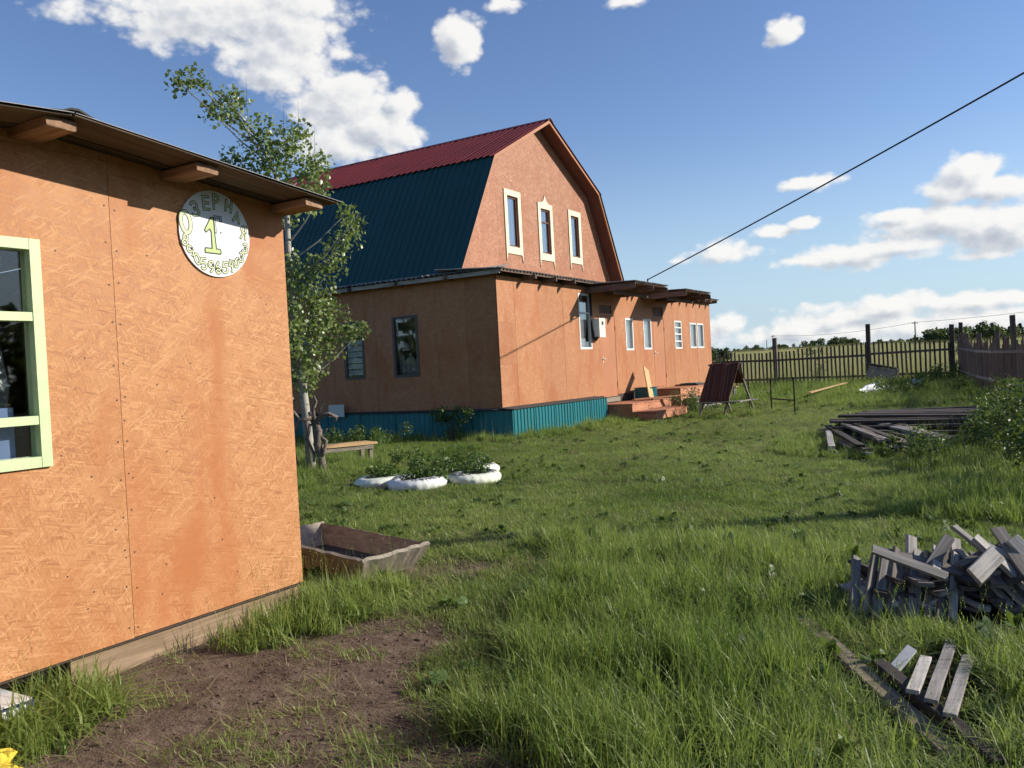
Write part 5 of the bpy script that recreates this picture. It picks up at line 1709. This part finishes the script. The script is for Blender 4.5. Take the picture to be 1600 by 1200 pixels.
# ------------------------------------------------------------------ power line
def pole(label, x, y, h, r=0.12, arm=True):
    z0 = gh(x, y)
    p = thing('power_pole', label, 'pole', (x, y, z0))
    mk('shaft', MB().tube([(x, y, z0 - 0.3), (x, y, z0 + h)], [r, r * 0.75], 10), 'wood_grey', p, smooth=True)
    if arm:
        mk('crossarm', MB().box(x - 0.6, x + 0.6, y - 0.05, y + 0.05, z0 + h - 0.45, z0 + h - 0.33), 'wood_grey', p)
        for s in (-0.5, 0.5):
            mk('insulator', MB().tube([(x + s, y, z0 + h - 0.33), (x + s, y, z0 + h - 0.18)], 0.05, 6), 'white', p)
    return z0 + h


def wire(name, label, a, b, sag, r, mat='black', n=28):
    a, b = Vector(a), Vector(b)
    pts = []
    for i in range(n + 1):
        t = i / n
        q = a.lerp(b, t)
        q.z -= sag * 4 * t * (1 - t)
        pts.append(q)
    return tag(mk(name, MB().tube(pts, r, 6), mat, smooth=True), label, 'wire')


PX, PY = 5.0, 12.6
ptop = pole('wooden power pole beside the yard carrying the house supply wire', PX, PY, 7.15, 0.17)
g1 = Vector((WX + 1.25, 22.75, 3.97))
wire('supply_wire', 'black supply wire running from the door canopy up over the yard', g1, (PX, PY, 7.05), 0.10, 0.016)
mk('insulator_hook', MB().tube([(WX + 1.25, 22.75, 3.80), (WX + 1.25, 22.75, 4.0)], 0.02, 6), 'iron', house)
d1 = at_az(95.36, 190)
t1 = pole('slim power pole standing in the field beyond the fence', *d1, 7.35 - gh(*d1), 0.16)
d2 = at_az(103.75, 230)
t2 = pole('thin power pole beside the broad dark tree', *d2, 7.4 - gh(*d2), 0.15)
d3 = at_az(104.15, 215)
t3 = pole('thin bare pole next to the thin power pole', *d3, 5.9 - gh(*d3), 0.13, arm=False)
d4 = at_az(84.0, 175)
t4 = pole('power pole farther along the field line', *d4, 8.8 - gh(*d4), 0.15)
wire('field_wire', 'thin wire between the two power poles in the field', (*d1, t1 - 0.2), (*d2, t2 - 0.2), 0.9, 0.035, 'iron')
wire('field_wire', 'thin wire leading from the slim field pole past the lone tree', (*d1, t1 - 0.2), (*d4, t4 - 0.2), 0.5, 0.035, 'iron')


# ------------------------------------------------------------------ grass
def tuft_mesh(name, n, h0, h1, rad0, width, bend, rng, mat, lean=0.25, seed_heads=0, flat=0.0):
    V, F = [], []
    for i in range(n):
        a, r = rng.uniform(0, 2 * PI), rad0 * math.sqrt(rng.random())
        bx, by = r * math.cos(a), r * math.sin(a)
        h = rng.uniform(h0, h1)
        w = width * rng.uniform(0.7, 1.25)
        d = rng.uniform(0, 2 * PI)
        dx, dy = math.cos(d), math.sin(d)
        ln, bd = rng.normal() * lean, abs(rng.normal()) * bend
        px, py = -dy, dx
        tw = rng.uniform(-0.6, 0.6)
        px, py = px * math.cos(tw) - py * math.sin(tw), px * math.sin(tw) + py * math.cos(tw)
        b = len(V)
        segs = 4
        for k in range(segs + 1):
            t = k / segs
            off = h * (ln * t + bd * t * t)
            z = h * (t - 0.35 * bd * t * t) * (1 - flat) + 0.0
            ww = w * (1 - t ** 1.7) * (0.75 + 0.5 * t if t < 0.4 else 0.95)
            cx, cy = bx + dx * off, by + dy * off
            if k == segs:
                V.append((cx, cy, z))
            else:
                V.append((cx - px * ww / 2, cy - py * ww / 2, z))
                V.append((cx + px * ww / 2, cy + py * ww / 2, z))
        for k in range(segs - 1):
            q = b + 2 * k
            F.append((q, q + 1, q + 3, q + 2))
        q = b + 2 * (segs - 1)
        F.append((q, q + 1, q + 2))
        if i < seed_heads:
            # thin stalk with a small plume
            hh = h1 * rng.uniform(1.15, 1.5)
            x1, y1 = bx + dx * hh * 0.18, by + dy * hh * 0.18
            q = len(V)
            V += [(bx - 0.0012, by, 0), (bx + 0.0012, by, 0), (x1, y1, hh)]
            F.append((q, q + 1, q + 2))
            for m in range(5):
                z = hh * (0.80 + 0.05 * m)
                cx, cy = bx + dx * z * 0.18, by + dy * z * 0.18
                a2 = rng.uniform(0, 2 * PI)
                q = len(V)
                V += [(cx, cy, z), (cx + 0.004 * math.cos(a2), cy + 0.004 * math.sin(a2), z + 0.012), (cx, cy, z + 0.022)]
                F.append((q, q + 1, q + 2))
    me = bpy.data.meshes.new(name)
    me.from_pydata(V, [], F)
    me.materials.append(MAT[mat])
    return me


def weed_mesh(name, n, h, size, rng, mat):
    V, F = [], []
    for i in range(n):
        a = rng.uniform(0, 2 * PI)
        el_ = rng.uniform(0.15, 1.2)
        d = np.array([math.cos(a) * math.cos(el_), math.sin(a) * math.cos(el_), math.sin(el_)])
        s = np.array([-math.sin(a), math.cos(a), 0])
        base = np.array([rng.normal() * 0.02, rng.normal() * 0.02, rng.uniform(0, h * 0.6)])
        L = size * rng.uniform(0.6, 1.2)
        b = len(V)
        for t, w in ((0, 0.05), (0.35, 0.20), (0.7, 0.17), (1.0, 0.0)):
            c = base + d * L * t + np.array([0, 0, -0.35 * L * t * t])
            c[2] = max(c[2], 0.004)
            if w:
                V.append(tuple(c - s * w * L))
                V.append(tuple(c + s * w * L))
            else:
                V.append(tuple(c))
        F += [(b, b + 1, b + 3, b + 2), (b + 2, b + 3, b + 5, b + 4), (b + 4, b + 5, b + 6)]
    me = bpy.data.meshes.new(name)
    me.from_pydata(V, [], F)
    me.materials.append(MAT[mat])
    return me


def proto_collection(name, meshes):
    c = bpy.data.collections.new(name)
    for i, me in enumerate(meshes):
        o = bpy.data.objects.new('%s_%02d' % (name, i), me)
        c.objects.link(o)
    return c


def scatter(name, pts, rot, scl, idx_, tint, coll, label, cat):
    n = len(pts)
    me = bpy.data.meshes.new(name)
    me.vertices.add(n)
    me.vertices.foreach_set('co', pts.astype(np.float32).ravel())
    for nm, ty, dat in (('rot', 'FLOAT_VECTOR', rot), ('scl', 'FLOAT_VECTOR', scl), ('pick', 'INT', idx_), ('tint', 'FLOAT', tint)):
        a = me.attributes.new(nm, ty, 'POINT')
        if ty == 'FLOAT_VECTOR':
            a.data.foreach_set('vector', dat.astype(np.float32).ravel())
        else:
            a.data.foreach_set('value', dat.astype(np.int32 if ty == 'INT' else np.float32))
    o = link(bpy.data.objects.new(name, me))
    g = bpy.data.node_groups.new(name + '_scatter', 'GeometryNodeTree')
    g.interface.new_socket('Geometry', in_out='INPUT', socket_type='NodeSocketGeometry')
    g.interface.new_socket('Geometry', in_out='OUTPUT', socket_type='NodeSocketGeometry')
    nt = NT(g)
    gi, go = nt.n('NodeGroupInput'), nt.n('NodeGroupOutput')
    ci = nt.n('GeometryNodeCollectionInfo')
    ci.inputs['Collection'].default_value = coll
    ci.inputs['Separate Children'].default_value = True
    ci.inputs['Reset Children'].default_value = True

    def na(nm, ty):
        q = nt.n('GeometryNodeInputNamedAttribute', data_type=ty)
        q.inputs['Name'].default_value = nm
        return q.outputs[0]
    ip = nt.n('GeometryNodeInstanceOnPoints', {'Points': gi.outputs[0], 'Instance': ci.outputs[0], 'Instance Index': na('pick', 'INT'), 'Scale': na('scl', 'FLOAT_VECTOR')})
    ip.inputs['Pick Instance'].default_value = True
    er = nt.n('FunctionNodeEulerToRotation', {0: na('rot', 'FLOAT_VECTOR')})
    g.links.new(er.outputs[0], ip.inputs['Rotation'])
    g.links.new(ip.outputs[0], go.inputs[0])
    md = o.modifiers.new('scatter', 'NODES')
    md.node_group = g
    return tag(stuff(o), label, cat)


gr = random.Random(9)


class _R:
    def __init__(self, s):
        self.r = np.random.default_rng(s)

    def uniform(self, a, b):
        return self.r.uniform(a, b)

    def random(self):
        return self.r.random()

    def normal(self):
        return self.r.normal()


TUFTS = [  # heights are for scale 1
    tuft_mesh('lawn_tuft', 56, 0.04, 0.11, 0.13, 0.0062, 0.55, _R(1), 'grass', 0.45),
    tuft_mesh('lawn_tuft', 48, 0.03, 0.13, 0.13, 0.0066, 0.7, _R(2), 'grass', 0.55),
    tuft_mesh('tall_tuft', 36, 0.12, 0.34, 0.075, 0.0074, 0.32, _R(3), 'grass', 0.16),
    tuft_mesh('tall_tuft', 32, 0.10, 0.38, 0.07, 0.0080, 0.42, _R(4), 'grass', 0.18, 2),
    tuft_mesh('tall_tuft', 26, 0.14, 0.40, 0.06, 0.0095, 0.6, _R(5), 'grass', 0.22, 1),
    weed_mesh('leafy_weed', 16, 0.10, 0.11, _R(6), 'weed'),
    tuft_mesh('dry_tuft', 22, 0.04, 0.20, 0.12, 0.0040, 0.9, _R(7), 'straw', 0.9),
    tuft_mesh('broad_tuft', 20, 0.14, 0.34, 0.07, 0.0150, 1.0, _R(8), 'grass', 0.35),
]
TC = proto_collection('grass_tufts', TUFTS)


def in_rect(x, y, r):
    return (x > r[0]) & (x < r[1]) & (y > r[2]) & (y < r[3])


def in_quad(x, y, q):
    m = np.ones_like(x, bool)
    for i in range(4):
        a, b = q[i], q[(i + 1) % 4]
        m &= ((b[0] - a[0]) * (y - a[1]) - (b[1] - a[1]) * (x - a[0])) >= 0
    return m


rng = np.random.default_rng(42)


def sector(r0, r1, dens, a0=78, a1=168):
    area = 0.5 * rad(a1 - a0) * (r1 ** 2 - r0 ** 2)
    n = int(area * dens)
    r = np.sqrt(rng.uniform(r0 ** 2, r1 ** 2, n))
    a = np.radians(rng.uniform(a0, a1, n))
    return r * np.cos(a), r * np.sin(a)


X, Y = [], []
for r0, r1, dn in ((1.3, 6.0, 230), (6.0, 10.0, 170), (10.0, 17.0, 95), (17.0, 27.0, 55), (27.0, 44.0, 34)):
    a, b = sector(r0, r1, dn, 58 if r0 < 6 else 70)
    X.append(a)
    Y.append(b)
X, Y = np.concatenate(X), np.concatenate(Y)
keep = Y < 37.8
keep &= ~in_rect(X, Y, (-30, -9.85, PYL - 0.03, FY + 0.1))
keep &= ~in_rect(X, Y, (-10.5, -9.1, 21.4, 28.5))
keep &= ~in_rect(X, Y, (-9.2, -8.45, 21.45, 24.0))
keep &= ~in_rect(X, Y, (-9.2, -8.7, 25.6, 28.2))
keep &= ~in_rect(X, Y, (-8.3, HX - 0.0, -3, HY1 + 0.02))
keep &= ~in_rect(X, Y, (-4.42, -4.05, 1.62, 2.17))
keep &= ~in_quad(X, Y, [(p.x, p.y) for p in (rim[0], rim[1], rim[2], rim[3])])
for c, R_, h, _ in TYRES:
    keep &= np.hypot(X - c[0], Y - c[1]) > R_ + 0.02
X, Y = X[keep], Y[keep]
N = len(X)
D = dirt_mask(X, Y)
nz = fbm(X, Y, 0.9)
nz2 = fbm(X + 50, Y - 20, 2.2)
# how tall the grass stands, by place
w_ = (nz - 0.5) * 1.6
tall = sstep(X + w_ - (-2.70 + 0.48 * (4.2 - Y)), 0.0, 0.5) * sstep(7.35 + w_ * 1.2 + 0.25 * X - Y, -0.5, 0.9)
tall = np.maximum(tall, 0.30 * sstep(X + w_ - (-3.4), 0, 1.2) * sstep(9.6 + w_ + 0.2 * X - Y, 0, 1.6))
tall = np.maximum(tall, 1.05 * np.exp(-(((X + 3.98) / 0.42) ** 2 + ((Y - 3.95) / 0.80) ** 2) ** 1.4))
tall = np.maximum(tall, 0.85 * sstep(2.75 - Y, 0, 0.4) * sstep(-3.4 - X, 0, 0.4))
sk = np.minimum(np.abs(X - PXL - 0.35), 3) + 4 * ((Y < 16.2) | (Y > 32))
tall = np.maximum(tall, 1.0 * sstep(1.1 - sk + w_ * 0.5, 0, 1.0))
tall = np.maximum(tall, 1.0 * sstep(1.25 - (PYL - Y) + w_ * 0.8, 0, 1.0) * (X < -9.4) * (Y < PYL + 0.1))
tall = np.maximum(tall, 1.25 * sstep(Y + w_ * 2 - (25.5 - 0.6 * (X + 6)), 0, 4.0) * (X > -10.2))
tall = np.maximum(tall, 1.0 * sstep(X + w_ - (-1.35 - 0.02 * Y), 0, 0.8) * (Y > 8.3))
tall = np.maximum(tall, 0.9 * sstep(-8.6 - X + w_, 0, 1.0) * (Y < 14) * (Y > 4.6))
for (cx_, cy_, rx_, ry_) in ((-1.5, 17.4, 1.7, 1.9), (-2.2, 15.0, 1.4, 1.9), (-0.45, 5.6, 0.85, 0.65), (-6.9, 22.6, 0.9, 1.2)):
    tall = np.maximum(tall, 0.75 * sstep(1.25 - np.hypot((X - cx_) / rx_, (Y - cy_) / ry_), 0, 0.3))
# board heaps press the grass down in their middle
prs = np.zeros(N, bool)
for (cx_, cy_, rx_, ry_) in ((-1.5, 17.3, 1.05, 1.3), (-2.1, 15.0, 0.6, 1.2), (-0.36, 5.50, 0.72, 0.40)):
    prs |= np.hypot((X - cx_) / rx_, (Y - cy_) / ry_) < 1
# timber at the front: clear its line
sl = np.array([-1.12, 4.92]), np.array([-0.24, 3.42])
tv = (sl[1] - sl[0]) / np.linalg.norm(sl[1] - sl[0])
dl = np.abs((X - sl[0][0]) * tv[1] - (Y - sl[0][1]) * tv[0])
dt_ = (X - sl[0][0]) * tv[0] + (Y - sl[0][1]) * tv[1]
prs |= (dl < 0.045) & (dt_ > -0.05) & (dt_ < 1.8)
low = 0.72 * np.exp(-(dl / 0.22) ** 2) * (dt_ > -0.2) * (dt_ < 2.0)
low = np.maximum(low, np.exp(-((X + 0.38) / 0.35) ** 2 - ((Y - 4.0) / 0.55) ** 2))
low = np.maximum(low, 0.8 * np.exp(-((X + 0.28) / 0.75) ** 2 - ((Y - 5.15) / 0.35) ** 2))
prs |= in_rect(X, Y, (-0.50, -0.22, 3.65, 4.62))
tall = np.clip(tall, 0, 1.3)
u = rng.random(N)
alive = (u > D * (0.80 + 0.18 * vnoise(X + 3, Y + 8, 2.6))) & ~prs
# thinner where tall
alive &= ~((tall > 0.5) & (rng.random(N) > 0.25 + 0.85 * vnoise(X + 7, Y, 4.2)))
kind = np.where(rng.random(N) < 0.5, 0, 1)
q = rng.random(N)
kind = np.where(tall > 0.35, np.where(q < 0.45, 2, np.where(q < 0.75, 3, np.where(q < 0.92, 4, 7))), kind)
q2 = rng.random(N)
kind = np.where((tall <= 0.35) & (D < 0.15) & (q2 < 0.012 + 0.05 * (nz2 > 0.62)), 5, kind)
kind = np.where((tall <= 0.35) & (q2 > 0.94), 6, kind)
kind = np.where((tall > 0.35) & (q2 > 0.945), 6, kind)
kind = np.where((tall > 0.35) & (q2 < 0.03) & (D < 0.1), 5, kind)
dry = np.exp(-(((X + 5.2) / 2.8) ** 2 + ((Y - 19) / 7.0) ** 2)) + 0.7 * np.exp(-(((X + 3.6) / 1.0) ** 2 + ((Y - 5.6) / 1.0) ** 2))
kind = np.where((tall <= 0.35) & (rng.random(N) < 0.22 * dry), 6, kind)
kind = np.where((D > 0.3) & (rng.random(N) < 0.45), 6, kind)
kind = np.where((X < -3.3) & (Y < 3.0) & (tall > 0.35) & (rng.random(N) < 0.5), 7, kind)
dist = np.hypot(X, Y)
lod = 1.0 + 0.35 * sstep(dist, 9, 30)
sc_h = np.where(kind >= 2, 0.30 + 0.42 * np.minimum(tall, 1.3) + 0.25 * (nz2 - 0.5), 0.42 + 0.45 * nz2)
sc_h = sc_h * (0.72 + 0.56 * vnoise(X, Y, 3.1)) * (1 - 0.62 * low)
sc_h = np.where((kind == 5) | (kind == 6), np.where(tall > 0.35, 1.5, 0.75), sc_h)
sc_h = np.where((kind == 6) & (D > 0.3), 0.5, sc_h)
sc_h *= rng.uniform(0.75, 1.2, N)
sc_h *= 1 + 0.75 * sstep(Y, 28, 35) * (X > -10.2)
scl = np.stack([lod * rng.uniform(0.85, 1.2, N), lod * rng.uniform(0.85, 1.2, N), sc_h], 1)
rot = np.stack([rng.normal(0, 0.10, N), rng.normal(0, 0.10, N), rng.uniform(0, 2 * PI, N)], 1)
tint = np.clip(0.5 + 1.5 * (fbm(X + 9, Y + 4, 0.55) - 0.5) + rng.normal(0, 0.16, N) + 0.06 * (tall < 0.3) + 0.22 * dry, 0, 1)
Z = ground_h(X, Y) - 0.006
pts = np.stack([X, Y, Z], 1)[alive]
scatter('grass', pts, rot[alive], scl[alive], kind[alive], tint[alive], TC, 'green grass of the yard, short in the middle and tall at its edges', 'grass')

# field beyond the fence
FTU = proto_collection('field_tufts', [tuft_mesh('field_tuft', 46, 0.30, 0.75, 0.30, 0.016, 0.5, _R(21), 'field', 0.3, 6), tuft_mesh('field_tuft', 40, 0.25, 0.85, 0.30, 0.018, 0.6, _R(22), 'field', 0.35, 8)])
fx, fy = [], []
for r0, r1, dn in ((37.5, 60, 9), (60, 100, 3.6), (100, 190, 1.3)):
    a, b = sector(r0, r1, dn, 82, 116)
    fx.append(a)
    fy.append(b)
fx, fy = np.concatenate(fx), np.concatenate(fy)
k = fy > 37.9
fx, fy = fx[k], fy[k]
n = len(fx)
s = 1.0 + 0.8 * sstep(np.hypot(fx, fy), 50, 150)
fs = np.stack([s * rng.uniform(0.8, 1.3, n), s * rng.uniform(0.8, 1.3, n), rng.uniform(0.6, 1.05, n)], 1)
scatter('field_grass', np.stack([fx, fy, ground_h(fx, fy) - 0.02], 1), np.stack([rng.normal(0, 0.1, n), rng.normal(0, 0.1, n), rng.uniform(0, 6.28, n)], 1), fs, rng.integers(0, 2, n), np.clip(0.25 + 0.6 * fbm(fx, fy, 0.06) + rng.normal(0, 0.15, n), 0, 1), FTU, 'tall yellowing meadow grass in the field beyond the fence', 'grass')

# clods and crumbs on the worn soil
def clod(seed):
    r = np.random.default_rng(seed)
    V, F = [], []
    m, n = 7, 5
    for j in range(n):
        for i in range(m):
            a, b = 2 * PI * i / m, PI * (j / (n - 1) - 0.5)
            q = 0.02 * (1 + r.uniform(-0.3, 0.3))
            V.append((q * math.cos(a) * math.cos(b), q * math.sin(a) * math.cos(b), 0.7 * q * math.sin(b)))
    for j in range(n - 1):
        for i in range(m):
            F.append((j * m + i, j * m + (i + 1) % m, (j + 1) * m + (i + 1) % m, (j + 1) * m + i))
    me = bpy.data.meshes.new('clod')
    me.from_pydata(V, [], F)
    me.materials.append(MAT['soil'])
    return me


CC = proto_collection('clods', [clod(1), clod(2), clod(3)])
cx, cy = rng.uniform(-4.6, -1.8, 5200), rng.uniform(1.6, 5.8, 5200)
k = rng.random(5200) < 0.8 * dirt_mask(cx, cy) ** 2
cx, cy = cx[k], cy[k]
n = len(cx)
s = np.exp(rng.normal(-1.25, 0.45, n))[:, None] * np.ones((1, 3))
o = scatter('soil_crumbs', np.stack([cx, cy, ground_h(cx, cy)], 1), rng.uniform(0, 6, (n, 3)), s, rng.integers(0, 3, n), rng.random(n), CC, 'brown crumbs of soil on the bare patch beside the hut', 'soil')
